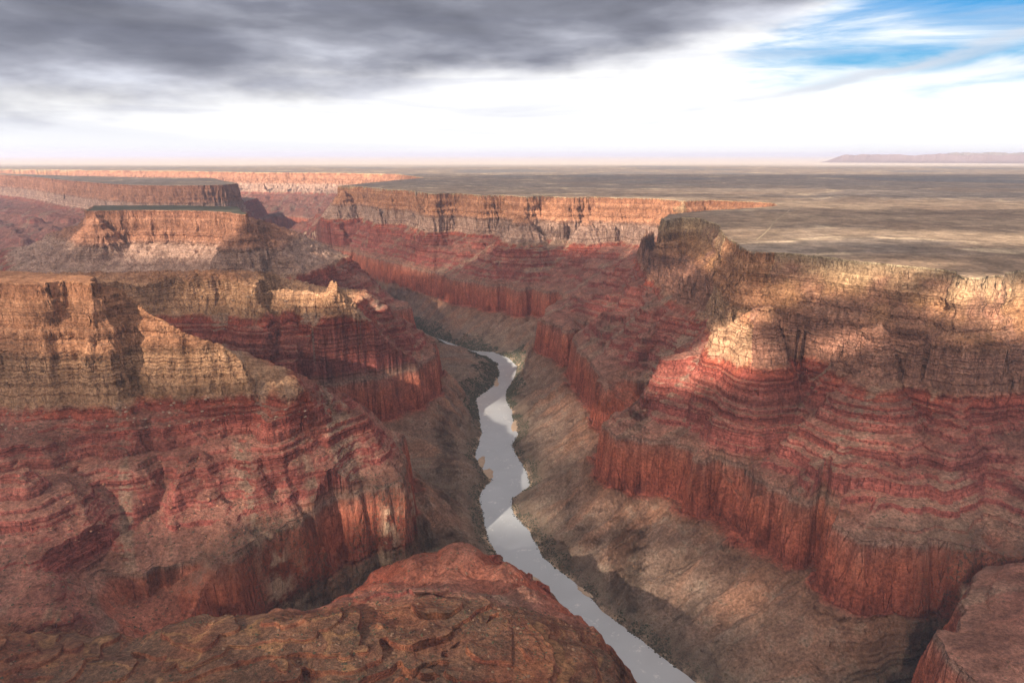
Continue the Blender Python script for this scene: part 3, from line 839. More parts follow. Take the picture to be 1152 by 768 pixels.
def plateau_material():
    m, k = new_mat("desert_plain")
    geo = k.n('ShaderNodeNewGeometry')
    pos = geo.outputs['Position']
    sp = k.n('ShaderNodeSeparateXYZ')
    k.link(pos, sp.inputs[0])
    n1 = k.noise(pos, 0.00042, 5.0, 0.6, 0.4)
    n2 = k.noise(pos, 0.0018, 5.0, 0.6, 0.3)
    n3 = k.noise(pos, 0.02, 5.0, 0.65)
    n4 = k.noise(pos, 0.12, 4.0, 0.7)
    n5 = k.noise(pos, 0.00011, 4.0, 0.55, 0.3)
    base = k.mix(k.step(n2, 0.35, 0.65), (0.255, 0.172, 0.118), (0.35, 0.250, 0.172))
    sage_haze = k.step(k.math('ADD', n1, k.math('MULTIPLY', n5, 0.5)), 0.68, 0.82)
    farther = k.step(sp.outputs[1], 3200.0, 9000.0)
    sage_haze = k.math('MAXIMUM', k.math('MULTIPLY', sage_haze, 0.5), k.math('MULTIPLY', farther, k.step(n1, 0.36, 0.54, 0.85, 0.35)))
    base = k.mix(sage_haze, base, (0.150, 0.145, 0.150))  # sagebrush grey, tinted bluish so the far plain also carries painted haze
    # washes: thin winding pale beds
    wsh = k.math('ABSOLUTE', k.math('SUBTRACT', n1, 0.52))
    base = k.mix(k.math('MULTIPLY', k.step(wsh, 0.010, 0.002), k.step(n2, 0.40, 0.60)), base, (0.50, 0.375, 0.26))
    # bare pans
    pan = k.step(k.math('ADD', k.noise(k.scaled(pos, (0.7, 1.2, 1.0)), 0.0012, 3.0, 0.5), k.math('MULTIPLY', n3, 0.05)), 0.665, 0.70)
    base = k.mix(k.math('MULTIPLY', pan, 0.8), base, (0.50, 0.38, 0.26))
    far_haze = k.step(k.math('ADD', sp.outputs[1], k.math('MULTIPLY', k.math('SUBTRACT', n5, 0.5), 9000.0)), 15500.0, 24000.0)  # haze wash-out painted into the ground colour, paler with distance
    base = k.mix(k.math('MULTIPLY', far_haze, 0.92), base, (0.62, 0.53, 0.47))
    v = k.n('ShaderNodeTexVoronoi', feature='F1')
    k.link(pos, v.inputs['Vector'])
    v.inputs['Scale'].default_value = 0.06
    base = k.mix(k.math('MULTIPLY', k.step(v.outputs['Distance'], 0.34, 0.2), k.step(n3, 0.4, 0.6, 0.3, 0.85)), base, (0.10, 0.085, 0.055))
    n6 = k.noise(pos, 0.0065, 5.0, 0.65)
    mot = k.math('MULTIPLY', k.step(n3, 0.3, 0.7, 0.66, 1.3), k.math('MULTIPLY', k.step(n6, 0.32, 0.68, 0.68, 1.25), k.math('ADD', 0.8, k.math('MULTIPLY', n4, 0.4))))
    cmb = k.n('ShaderNodeCombineColor')
    for i in range(3):
        k.link(mot, cmb.inputs[i])
    base = k.mix(1.0, base, cmb.outputs[0], 'MULTIPLY')
    bump = k.n('ShaderNodeBump')
    bump.inputs['Strength'].default_value = 0.6
    bump.inputs['Distance'].default_value = 1.0
    k.link(k.math('MULTIPLY', n3, 6.0), bump.inputs['Height'])
    bs = k.n('ShaderNodeBsdfPrincipled')
    k.link(base, bs.inputs['Base Color'])
    bs.inputs['Roughness'].default_value = 0.95
    bs.inputs['Specular IOR Level'].default_value = 0.1
    k.link(bump.outputs[0], bs.inputs['Normal'])
    out = k.n('ShaderNodeOutputMaterial')
    k.link(bs.outputs[0], out.inputs[0])
    return m


def plain_material(name, col, var=0.35, scale=0.05, rough=0.9):
    m, k = new_mat(name)
    geo = k.n('ShaderNodeNewGeometry')
    n1 = k.noise(geo.outputs['Position'], scale, 4.0, 0.6)
    c = k.mix(n1, tuple(v * (1 - var) for v in col), tuple(min(1, v * (1 + var)) for v in col))
    bs = k.n('ShaderNodeBsdfPrincipled')
    k.link(c, bs.inputs['Base Color'])
    bs.inputs['Roughness'].default_value = rough
    bs.inputs['Specular IOR Level'].default_value = 0.15
    out = k.n('ShaderNodeOutputMaterial')
    k.link(bs.outputs[0], out.inputs[0])
    return m


def water_material():
    m, k = new_mat("silty_water")
    geo = k.n('ShaderNodeNewGeometry')
    pos = geo.outputs['Position']
    n1 = k.noise(pos, 0.02, 4.0, 0.6, 0.6)
    n2 = k.noise(pos, 0.006, 3.0, 0.55, 0.8)
    n3 = k.noise(pos, 0.10, 4.0, 0.65, 0.3)
    c = k.mix(n2, (0.345, 0.355, 0.375), (0.45, 0.475, 0.515))
    riff = k.math('MULTIPLY', k.step(n1, 0.57, 0.66), k.step(n3, 0.5, 0.62))
    c = k.mix(k.math('MULTIPLY', riff, 0.7), c, (0.65, 0.64, 0.62))
    bump = k.n('ShaderNodeBump')
    bump.inputs['Strength'].default_value = 0.5
    bump.inputs['Distance'].default_value = 1.0
    k.link(k.math('ADD', k.math('MULTIPLY', n3, 0.5), k.math('MULTIPLY', n1, 1.2)), bump.inputs['Height'])
    bs = k.n('ShaderNodeBsdfPrincipled')
    k.link(c, bs.inputs['Base Color'])
    bs.inputs['IOR'].default_value = 1.33
    k.link(k.step(n2, 0.35, 0.65, 0.05, 0.22), bs.inputs['Roughness'])
    bs.inputs['Specular IOR Level'].default_value = 0.9
    k.link(bump.outputs[0], bs.inputs['Normal'])
    out = k.n('ShaderNodeOutputMaterial')
    k.link(bs.outputs[0], out.inputs[0])
    return m


ROCK = rock_material()
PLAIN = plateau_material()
CAP = plain_material("wooded_cap", (0.085, 0.078, 0.055), 0.75, 0.012)
WATER = water_material()


# ------------------------------------------------------------------ object helpers
def put_mesh(name, verts, faces, mat, parent=None, smooth=True, attrs=None):
    me = bpy.data.meshes.new(name)
    verts = np.asarray(verts, np.float32)
    faces = np.asarray(faces, np.int32)
    nf, c = faces.shape
    me.vertices.add(len(verts))
    me.vertices.foreach_set('co', verts.ravel())
    me.loops.add(nf * c)
    me.loops.foreach_set('vertex_index', faces.ravel())
    me.polygons.add(nf)
    me.polygons.foreach_set('loop_start', np.arange(0, nf * c, c, dtype=np.int32))
    me.polygons.foreach_set('use_smooth', np.full(nf, smooth, bool))
    for k, v in (attrs or {}).items():
        a = me.attributes.new(k, 'FLOAT', 'POINT')
        a.data.foreach_set('value', np.asarray(v, np.float32))
    me.update(calc_edges=True)
    me.materials.append(mat)
    o = bpy.data.objects.new(name, me)
    scene.collection.objects.link(o)
    if parent is not None:
        o.parent = parent
        o.matrix_parent_inverse = parent.matrix_basis.inverted()
    return o


def tag(o, label, cat, group=None):
    o['label'] = label
    o['category'] = cat
    if group:
        o['group'] = group
    return o


def structure(o, label=None):
    o['kind'] = 'structure'
    if label:
        o['label'] = label
    return o


# ------------------------------------------------------------------ the canyon
N_AZ, N_R = 1640, 2100
AZ = np.radians(np.linspace(-43.5, 43.5, N_AZ))
R_LO, R_HI = 430.0, 16500.0
sub = slice(None, None, 6)
azs = AZ[sub]
rl = np.exp(np.linspace(np.log(R_LO), np.log(R_HI), 1500))
RR, AA = np.meshgrid(rl, azs, indexing='ij')
hc = height((RR * np.sin(AA)).astype(np.float32), (RR * np.cos(AA)).astype(np.float32), fine=False)[0]
dr = np.diff(rl)[:, None]
dh = np.abs(np.diff(hc, axis=0))
rm = 0.5 * (rl[1:] + rl[:-1])[:, None]
dep = np.clip((EYE - 0.5 * (hc[1:] + hc[:-1])) / rm, 0.02, 2.0)
arc = (dr * dep * 0.9 + dh * 1.25 + dr * 0.10) / rm


def blur_axis(a, n, axis):
    for _ in range(n):
        p = np.concatenate([a.take([0], axis), a, a.take([-1], axis)], axis)
        sl = [slice(None)] * 2
        lo, mi, hi = list(sl), list(sl), list(sl)
        lo[axis], mi[axis], hi[axis] = slice(0, -2), slice(1, -1), slice(2, None)
        a = 0.25 * p[tuple(lo)] + 0.5 * p[tuple(mi)] + 0.25 * p[tuple(hi)]
    return a


arc = blur_axis(blur_axis(arc, 4, 0), 10, 1)
cdf = np.concatenate([np.zeros((1, len(azs))), np.cumsum(arc, 0)])
cdf /= cdf[-1]
tgt = np.linspace(0, 1, N_R)
Rc = np.stack([np.interp(tgt, cdf[:, j], rl) for j in range(len(azs))], 1)
Rg = np.stack([np.interp(AZ, azs, Rc[i]) for i in range(N_R)], 0)
tail = np.exp(np.linspace(np.log(R_HI), np.log(160000.0), 90))[1:]
Rg = np.concatenate([Rg, np.repeat(tail[:, None], N_AZ, 1)], 0)
n_rows = Rg.shape[0]
VX = (Rg * np.sin(AZ)[None]).astype(np.float32)
VY = (Rg * np.cos(AZ)[None]).astype(np.float32)
VZ = np.empty_like(VX)
TOPD = np.empty_like(VX)
BANK = np.empty_like(VX)
UU = np.empty_like(VX)
for i0 in range(0, n_rows, 200):
    sl = slice(i0, min(n_rows, i0 + 200))
    hh, S_, s_, u_ = height(VX[sl].ravel(), VY[sl].ravel())
    VZ[sl] = hh.reshape(VX[sl].shape)
    TOPD[sl] = S_[0].reshape(VX[sl].shape)
    BANK[sl] = s_[5].reshape(VX[sl].shape)
    UU[sl] = u_.reshape(VX[sl].shape)
# steep faces stand out and draw back bed by bed, and break into blocks
def relief():
    dxa, dya, dza = np.gradient(VX, axis=1), np.gradient(VY, axis=1), np.gradient(VZ, axis=1)
    dxr, dyr, dzr = np.gradient(VX, axis=0), np.gradient(VY, axis=0), np.gradient(VZ, axis=0)
    nx = dya * dzr - dza * dyr
    ny = dza * dxr - dxa * dzr
    nz = dxa * dyr - dya * dxr
    l = np.sqrt(nx * nx + ny * ny + nz * nz) + 1e-6
    sg = np.sign(nz)
    nx, ny, nz = nx / l * sg, ny / l * sg, nz / l * sg
    for a in (nx, ny):
        a[:] = blur_axis(a, 3, 0)
        a[:] = blur_axis(a, 3, 1)
    steep = smooth01((np.hypot(nx, ny) - 0.45) / 0.35) * (VZ < 2) * (Rg < 16000)
    z = VZ + 4 * fbm(VX, VY, 300, 2, seed=161.0)
    zero = np.zeros_like(z)
    beds = fbm(zero + 3.3, z, 26, 2, 0.6, seed=163.0) + 0.55 * fbm(zero + 7.3, z, 9, 2, 0.6, seed=173.0)
    u1, v1 = VX + 0.31 * VZ, VY - 0.27 * VZ
    blk = fbm(u1, v1, 30, 2, 0.5, seed=165.0) + 0.5 * fbm(VX, VY, 18, 2, 0.5, seed=167.0)
    blk = np.floor(blk * 5) / 5
    rough = fbm(VX + 0.9 * VZ, VY - 0.7 * VZ, 9, 2, 0.6, seed=169.0)
    red = (UU < Z2 - 6) & (UU > Z3 - 4)
    upper = UU > Z1 - 10
    amp_b = np.where(red, 1.5, np.where(upper, 14.0, 9.0))
    amp_k = np.where(red, 2.5, np.where(upper, np.where(UU < -95, 15.0, 9.0), 4.0))
    grow = 1 + np.clip((Rg - 2200) / 4500, 0, 1.2)
    d = steep * grow * (amp_b * beds + amp_k * blk + 1.3 * rough)
    hl = np.hypot(nx, ny) + 1e-6
    VX[:] += nx / hl * d
    VY[:] += ny / hl * d


relief()
# far away the plain runs level to the horizon
fade = np.clip((Rg - 17000) / 4000, 0, 1)
VZ = VZ * (1 - fade) + fade * 2.0
TOPD = np.where(fade > 0.5, 500.0, TOPD)
UU = np.where(fade > 0.5, 2.0, UU)
WARM = smooth01((1165 + 0.1 * np.minimum(VX, 0) - VY) / 70) * smooth01((350 - VX) / 120) * smooth01((UU + 690) / 60)

SEEDS = [  # plan seeds: the landform a face belongs to is that of the nearest seed on its side of the river
    ('wall', 1, [P(1000, 604, -560), P(1050, 440, -300), P(880, 540, -560), P(1120, 600, -560), (2500, 700), P(900, 330, -100), P(960, 480, -400)]),
    ('spur', 1, [P(803, 378, -300), P(715, 490, -560), P(775, 440, -420), P(760, 490, -560)]),
    ('prow', 1, [P(680, 415, -560), P(620, 362, -560), P(720, 345, -380), P(765, 262, -150), P(700, 380, -450), P(815, 290, -150)]),
    ('wall2', 1, [P(650, 270, -300), P(540, 310, -560), P(450, 290, -560), P(390, 230, -200), P(720, 240, -150), P(600, 240, -100), P(420, 240, -100), P(840, 228, -30)]),
    ('wall3', 1, [(-1500, 10200), (-3000, 11300), (-6000, 12600), (-9500, 13800), (-15000, 15000), (-1700, 9300)]),
    ('stub', 1, [(960, 1080), (1050, 1180), (1200, 1000), (2000, 400)]),
    ('head', 0, [P(60, 380, -190), P(240, 470, -350), P(380, 560, -560), P(100, 560, -480), (-2500, 1700), P(410, 500, -450), P(60, 650, -560)]),
    ('ridge', 0, [P(230, 340, -250), P(390, 380, -400), P(440, 415, -560), (-2500, 2850), P(300, 400, -450), (-4500, 2900)]),
    ('mesa', 0, [P(190, 234, 0), P(190, 300, -300), P(340, 305, -400), P(440, 338, -560), (-2700, 4600), (-2600, 3800)]),
    ('upland', 0, [P(60, 205, -50), P(160, 220, -100), P(250, 220, -150), (-4500, 6200), (-7000, 7000), (-15000, 11000), (-4500, 9800)]),
    ('fore', 0, [(-100, 900), (-700, 800), (-100, 1400), (-330, 1100), (-1500, 800), (150, 1100)]),
]
side = lookup('side', VX.ravel(), VY.ravel()).reshape(VX.shape) > 0
zone = np.full(VX.shape, -1, np.int8)
bestd = np.full(VX.shape, 1e30, np.float32)
for zi_, (nm, e, pts) in enumerate(SEEDS):
    ok = side if e else ~side
    for ax, ay in pts:
        d = (VX - ax) ** 2 + (VY - ay) ** 2
        mk = ok & (d < bestd)
        bestd[mk] = d[mk]
        zone[mk] = zi_
zone[(UU < Z3 + 1)] = -1                                        # the aprons and the canyon floor
zid = {nm: i for i, (nm, _, _) in enumerate(SEEDS)}
top = (TOPD > 0) & (fade > 0) | ((TOPD > 0) & side)
zone[top] = -2                                                  # the plain above the canyon
stratum = np.digitize(UU, [Z2, Z1, Z0B])                        # 0 red cliff, 1 ledges, 2 pale slope, 3 rim cliff
stratum[(TOPD > 4) & ~side] = 4
stratum[(stratum == 0) & ((zone == zid['upland']) | (zone == zid['fore']))] = 1
fz = zone[:-1, :-1].ravel()
fs = stratum[:-1, :-1].ravel()
ii = np.arange(n_rows * N_AZ, dtype=np.int32).reshape(n_rows, N_AZ)
FACES = np.stack([ii[:-1, :-1], ii[:-1, 1:], ii[1:, 1:], ii[1:, :-1]], -1).reshape(-1, 4)
COORD = np.stack([VX, VY, VZ], -1).reshape(-1, 3)
TONE = np.zeros(VX.shape, np.float32)
for nm, tv in (('head', 1.0), ('spur', 0.8), ('ridge', 1.0), ('mesa', 2.0), ('upland', 2.0), ('wall2', 1.55), ('wall3', 2.0)):
    TONE[zone == zid[nm]] = tv
ALONG = lookup('arcl', VX.ravel(), VY.ravel())
DOWN = np.abs(BANK.ravel())
for nm in ('head', 'ridge', 'mesa', 'upland', 'wall3'):
    mk = (zone == zid[nm]).ravel()
    ALONG[mk] = VX.ravel()[mk] + (0.35 * VY.ravel()[mk] if nm == 'head' else 0)
    DOWN[mk] = VY.ravel()[mk]
AT = {'along': ALONG, 'down': DOWN, 'tone': TONE.ravel(), 'strat': UU.ravel() * 0.5 + VZ.ravel() * 0.5, 'bank': BANK.ravel(), 'warm': WARM.ravel()}


def piece(name, mask, mat, parent=None):
    f = FACES[mask]
    if len(f) == 0:
        return None
    vid, inv = np.unique(f, return_inverse=True)
    return put_mesh(name, COORD[vid], inv.reshape(-1, 4), mat, parent, True, {k: v[vid] for k, v in AT.items()})


structure(piece('canyon_floor', fz == -1, ROCK), 'grey brown talus slopes falling from the red cliffs to the river')
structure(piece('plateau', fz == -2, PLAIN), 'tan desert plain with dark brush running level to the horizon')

LANDFORMS = {
    'wall': ('canyon_wall', 'tall banded red and buff canyon wall below the desert plain, at the right edge', 'cliff'),
    'spur': ('rock_spur', 'red stepped spur whose upper ledges glow in a patch of sunlight', 'spur'),
    'prow': ('rock_promontory', 'shadowed red promontory with rounded cliff prows and a dark slot beyond the sunlit spur', 'promontory'),
    'wall2': ('canyon_wall', 'long far canyon wall with fluted pink cliffs ending in a square prow', 'cliff'),
    'wall3': ('canyon_wall', 'farthest canyon wall, pale pink in the haze between mesa and square prow', 'cliff'),
    'stub': ('cliff_buttress', 'dark rounded red buttress cut off by the bottom right corner', 'buttress'),
    'head': ('cliff_headland', 'big headland with an orange layered crown over red slopes, left of the river', 'headland'),
    'ridge': ('rock_ridge', 'red terraced ridge with pale knobs along its crest, between headland and mesa', 'ridge'),
    'mesa': ('mesa', 'flat topped mesa with a thin dark wooded cap and brown cliff band', 'mesa'),
    'upland': ('upland', 'hazy blue and pink upland with a dark rim behind the mesa', 'upland'),
    'fore': ('rock_shelf', 'rounded orange red rock shelf at the bottom edge, left of the river bend', 'rock shelf'),
}
PARTS = ['red_cliff', 'ledge_slope', 'pale_slope', 'rim_cliff', 'flat_top']
roots = {}
for nm, (oname, label, cat) in LANDFORMS.items():
    mk = fz == zid[nm]
    if not mk.any():
        continue
    f = FACES[mk][:, 0]
    c = COORD[f]
    e = bpy.data.objects.new(oname, None)
    e.location = (float(np.median(c[:, 0])), float(np.median(c[:, 1])), float(c[:, 2].min()))
    scene.collection.objects.link(e)
    tag(e, label, cat)
    roots[nm] = e
    for si, pn in enumerate(PARTS):
        pm = mk & (fs == si)
        if pm.sum() < 40:
            continue
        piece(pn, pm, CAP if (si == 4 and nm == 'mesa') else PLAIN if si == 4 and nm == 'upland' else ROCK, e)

# ------------------------------------------------------------------ the river
def ribbon(L, R, n, grow):
    def res(p):
        p = np.array(p, float)
        d = np.concatenate([[0], np.cumsum(np.hypot(*np.diff(p, axis=0).T))])
        q = np.linspace(0, d[-1], n)
        return np.stack([np.interp(q, d, p[:, 0]), np.interp(q, d, p[:, 1])], 1)
    a, b = res(L), res(R)
    v = b - a
    ln = np.maximum(np.hypot(v[:, 0], v[:, 1]), 1)[:, None]
    return a - v / ln * grow, b + v / ln * grow


ra, rb = ribbon([P(a, b, -905) for a, b in RIV_L], [P(a, b, -905) for a, b in RIV_R][::-1], 160, 14)
fa, fb = ribbon(RIVER_FAR[:6], RIVER_FAR[6:][::-1], 30, 20)
na, nb = ribbon([(420, -400), (440, 500), (390, 800), P(690, 800, -905)], [(600, -400), (600, 500), (520, 900), P(810, 796, -905)], 20, 20)
va, vb = np.concatenate([na, ra, fa]), np.concatenate([nb, rb, fb])
nv = len(va)
cols = 5
grid = np.stack([va + (vb - va) * t for t in np.linspace(0, 1, cols)], 1)
vv = np.concatenate([grid.reshape(-1, 2), np.full((nv * cols, 1), -907.0)], 1)
jj = np.arange(nv * cols).reshape(nv, cols)
ff = np.stack([jj[:-1, :-1], jj[:-1, 1:], jj[1:, 1:], jj[1:, :-1]], -1).reshape(-1, 4)
structure(put_mesh('river', vv, ff, WATER), 'pale grey river winding along the canyon bottom')

SAND = plain_material("river_sand", (0.40, 0.29, 0.21), 0.3, 0.06)
for px, py, la, lb, rot in [(549, 534, 70, 15, 1.6), (586, 566, 80, 16, 1.75), (600, 654, 62, 15, 2.2), (616, 674, 58, 14, 2.2), (580, 478, 80, 14, 1.5), (557, 428, 110, 14, 1.7), (541, 520, 70, 12, 1.5), (577, 440, 90, 12, 1.8), (664, 668, 50, 9, 2.3)]:
    bx, by = P(px, py, -905)
    na_, nr_ = 40, 7
    th = np.linspace(0, 2 * pi, na_, endpoint=False)
    V = [[bx, by, -903.6]]
    for ri in range(1, nr_):
        q = ri / (nr_ - 1)
        wob_ = 1 + 0.7 * fbm(np.cos(th) * 40 + px, np.sin(th) * 40 + py, 30, 3, 0.6, seed=201.0)
        ex, ey = la * q * np.cos(th) * wob_, 1.5 * lb * q * np.sin(th) * wob_
        V += np.stack([bx + ex * cos(rot) - ey * sin(rot), by + ex * sin(rot) + ey * cos(rot), -903.6 - 4.6 * q ** 3 + 0 * th], 1).tolist()
    F = [[0, 1 + i, 1 + (i + 1) % na_, 1 + (i + 1) % na_] for i in range(0)]
    for ri in range(nr_ - 2):
        for i in range(na_):
            a0, a1 = 1 + ri * na_ + i, 1 + ri * na_ + (i + 1) % na_
            F.append([a0, a0 + na_, a1 + na_, a1])
    # the middle is closed by quads across the first ring
    for i in range(0, na_, 2):
        F.append([0, 1 + i, 1 + i + 1, 1 + (i + 2) % na_])
    structure(put_mesh('sand_bar', V, F, SAND), 'pale sand bar at the edge of the river')

# ------------------------------------------------------------------ dirt track across the plain
def drape(x, y):
    return height(np.array(x, np.float32), np.array(y, np.float32))[0]


TRACK = plain_material("dirt_track", (0.36, 0.27, 0.18), 0.2, 0.05)
p0, p1 = np.array(P(851, 270, 2)), np.array(P(888, 236, 2))
tt = np.linspace(0, 1, 60)
cx = p0[0] + (p1[0] - p0[0]) * tt + 6 * np.sin(tt * 9)
cy = p0[1] + (p1[1] - p0[1]) * tt
dx, dy = np.gradient(cx), np.gradient(cy)
ln = np.hypot(dx, dy)
hw = 3.2
rows = []
for sgn in (-1, 1):
    ex, ey = cx - sgn * dy / ln * hw, cy + sgn * dx / ln * hw
    rows.append(np.stack([ex, ey, drape(ex, ey) + 0.9], 1))
vv = np.concatenate(rows)
q = np.arange(59)
structure(put_mesh('dirt_track', vv, np.stack([q, q + 1, q + 61, q + 60], 1), TRACK), 'straight pale dirt track crossing the tan plain to the rim')


# ------------------------------------------------------------------ far mountains on the edge of the plain
def far_range(name, label, az0, az1, dist, width, h_top, seed, col, taper):
    n, mrows = 150, 9
    a = np.radians(np.linspace(az0, az1, n))
    prof = [(-1.0, 0.0), (-0.55, 0.16), (-0.30, 0.34), (-0.22, 0.62), (-0.14, 0.72), (-0.10, 0.98), (0.2, 1.0), (0.6, 0.85), (1.0, 0.0)]
    V = []
    q = np.linspace(0, 1, n)
    env = smooth01(q / taper) * smooth01((1 - q) / taper * 1.0 + (1.0 if az1 > 40 else 0.0))
    top = h_top * env * (0.80 + 0.20 * fbm(q * 3000, q * 0 + seed, 260, 4, 0.55, seed=seed))
    back = width * 0.5 * fbm(q * 3000, q * 0 + seed, 160, 4, 0.6, seed=seed + 3)
    for (u, v) in prof:
        r = dist + width * u + back * (1 - abs(u))
        jit = 0.05 * h_top * fbm(q * 9000, q * 0 + u * 50, 60, 2, seed=seed + 7)
        z = np.where(v > 0, top * v + jit * (v > 0.1), -30)
        V.append(np.stack([r * np.sin(a), r * np.cos(a), z], 1))
    V = np.concatenate(V)
    g = np.arange(n * mrows).reshape(mrows, n)
    F = np.stack([g[:-1, :-1], g[:-1, 1:], g[1:, 1:], g[1:, :-1]], -1).reshape(-1, 4)
    o = put_mesh(name, V, F, plain_material(name + "_rock", col, 0.3, 0.0006), None, True)
    return tag(o, label, 'mountains')


far_range('escarpment', 'low pale pink escarpment standing on the far plain at the right', 23.5, 43.5, 31000, 1600, 375, 3.0, (0.20, 0.15, 0.16), 0.10)
far_range('mountain_range', 'blue mountain range just showing over the pink escarpment', 29.0, 43.5, 36000, 2500, 470, 9.0, (0.20, 0.17, 0.16), 0.2)


# ------------------------------------------------------------------ boulders on the slopes
BOULDER = [plain_material("pale_boulder", (0.29, 0.195, 0.140), 0.3, 0.2), plain_material("red_boulder", (0.30, 0.14, 0.09), 0.3, 0.2)]


def boulder_mesh(seed, mat):
    r = random.Random(seed)
    import bmesh
    bm = bmesh.new()
    bmesh.ops.create_icosphere(bm, subdivisions=2, radius=1.0)
    cuts = [(r.gauss(0, 1), r.gauss(0, 1), r.gauss(0, 1), r.uniform(0.55, 0.85)) for _ in range(9)]
    for v in bm.verts:
        for cx_, cy_, cz_, d in cuts:
            l = math.sqrt(cx_ * cx_ + cy_ * cy_ + cz_ * cz_)
            k_ = (v.co.x * cx_ + v.co.y * cy_ + v.co.z * cz_) / l
            if k_ > d:
                v.co.x -= (k_ - d) * cx_ / l
                v.co.y -= (k_ - d) * cy_ / l
                v.co.z -= (k_ - d) * cz_ / l
        v.co.z = v.co.z * 0.75 + 0.35
        v.co.x *= 1.2
    me = bpy.data.meshes.new('boulder')
    bm.to_mesh(me)
    bm.free()
    me.materials.append(mat)
    return me


BM = [[boulder_mesh(s, BOULDER[c]) for s in range(5)] for c in (0, 1)]
brng = random.Random(23)
fields = [('pale boulder on the slope under the orange crown of the left headland', 'pale boulders under the left headland', 0, 120,
           [(0, 455), (120, 455), (250, 448), (330, 445), (345, 470), (200, 480), (0, 490)], (1.4, 4.6)),
          ('pale boulder on the slope under the knobs of the red ridge', 'pale boulders under the ridge knobs', 0, 90,
           [(200, 330), (300, 338), (380, 340), (395, 350), (300, 362), (200, 360)], (2.0, 5.5)),
          ('small boulder on the red slope between headland crown and orange cliff', 'boulders on the red headland slope', 1, 90,
           [(90, 500), (340, 500), (400, 540), (250, 610), (120, 640), (40, 600)], (1.6, 4.2))]


def ray_hit(px, py, reach=4200, n=900):
    """march the survey ray of a pixel down to the ground"""
    u, l = (384.0 - py) / 768.0, (px - 576.0) / 768.0
    d = np.array([l, CT + u * ST, u * CT - ST])
    t = np.exp(np.linspace(np.log(700), np.log(reach), n))
    x, y, z = d[0] * t, d[1] * t, EYE + d[2] * t
    hz = height(x.astype(np.float32), y.astype(np.float32))[0]
    i = np.argmax(z < hz)
    return (x[i], y[i], hz[i]) if z[i] < hz[i] else None


def inside(px, py, pg):
    c = False
    for (ax, ay), (bx, by) in zip(pg, pg[1:] + pg[:1]):
        if (ay > py) != (by > py) and px < (bx - ax) * (py - ay) / (by - ay) + ax:
            c = not c
    return c


for label, group, c, count, pg, (smin, smax) in fields:
    made = 0
    while made < count:
        px, py = brng.uniform(0, 420), brng.uniform(320, 660)
        if not inside(px, py, pg):
            continue
        made += 1
        hit = ray_hit(px, py)
        if hit is None:
            continue
        o = bpy.data.objects.new('boulder', BM[c][brng.randrange(5)])
        s_ = smin + (smax - smin) * brng.random() ** 2.2
        o.location = (hit[0], hit[1], hit[2] - 0.2 * s_)
        o.rotation_euler = (brng.uniform(-.3, .3), brng.uniform(-.3, .3), brng.uniform(0, 6.28))
        o.scale = (s_, s_ * brng.uniform(0.8, 1.2), s_ * brng.uniform(0.7, 1.1))
        scene.collection.objects.link(o)
        tag(o, label, 'boulder', group)

# ------------------------------------------------------------------ scrub along the river: far too many small bushes to count
SCRUB = plain_material("river_scrub", (0.060, 0.062, 0.042), 0.5, 0.08)
srng = np.random.default_rng(5)
cand = srng.random((320000, 2)) * np.array([1500, 4600]) + np.array([-1100, 1150])
sxp, syp = cand[:, 0].astype(np.float32), cand[:, 1].astype(np.float32)
dist = -poly_sdf(sxp, syp, RIVER)
thick = fbm(sxp, syp, 150, 3, 0.6, seed=91.0)
sd_side = lookup('side', sxp, syp)
reach = np.where(syp > 3300, 120.0, 55.0) * (0.35 + 1.5 * np.clip(thick + 0.25, 0, 1))
keep = (dist > 5) & (dist < reach + 6) & (thick > np.where(syp > 3300, -0.38, -0.2))
sxp, syp = sxp[keep], syp[keep]
sz_ = height(sxp, syp)[0]
good = sz_ < -845
sxp, syp, sz_ = sxp[good][:26000], syp[good][:26000], sz_[good][:26000]
ico = [(0, 0, 1.0), (0.89, 0, 0.45), (0.28, 0.85, 0.45), (-0.72, 0.53, 0.45), (-0.72, -0.53, 0.45), (0.28, -0.85, 0.45), (0.75, 0.55, -0.3), (-0.28, 0.9, -0.3), (-0.93, 0, -0.3), (-0.28, -0.9, -0.3), (0.75, -0.55, -0.3)]
icf = [(0, 1, 2), (0, 2, 3), (0, 3, 4), (0, 4, 5), (0, 5, 1), (1, 6, 2), (2, 6, 7), (2, 7, 3), (3, 7, 8), (3, 8, 4), (4, 8, 9), (4, 9, 5), (5, 9, 10), (5, 10, 1), (1, 10, 6)]
ico, icf = np.array(ico), np.array(icf)
nb_ = len(sxp)
sc_ = (0.8 + 2.2 * srng.random(nb_) ** 2.5) * np.where(syp > 3000, 1.7, 1.0)
jit = 0.65 + 0.7 * srng.random((nb_, 11, 1))
V = ico[None] * jit * sc_[:, None, None] * np.array([1.1, 1.1, 0.8]) + np.stack([sxp, syp, sz_ + 0.3 * sc_], 1)[:, None, :]
F = icf[None] + 11 * np.arange(nb_)[:, None, None]
sb = put_mesh('scrub', V.reshape(-1, 3), F.reshape(-1, 3), SCRUB, None, False)
sb['kind'] = 'stuff'
sb['label'] = 'dark scrub growing in strips along both river banks'



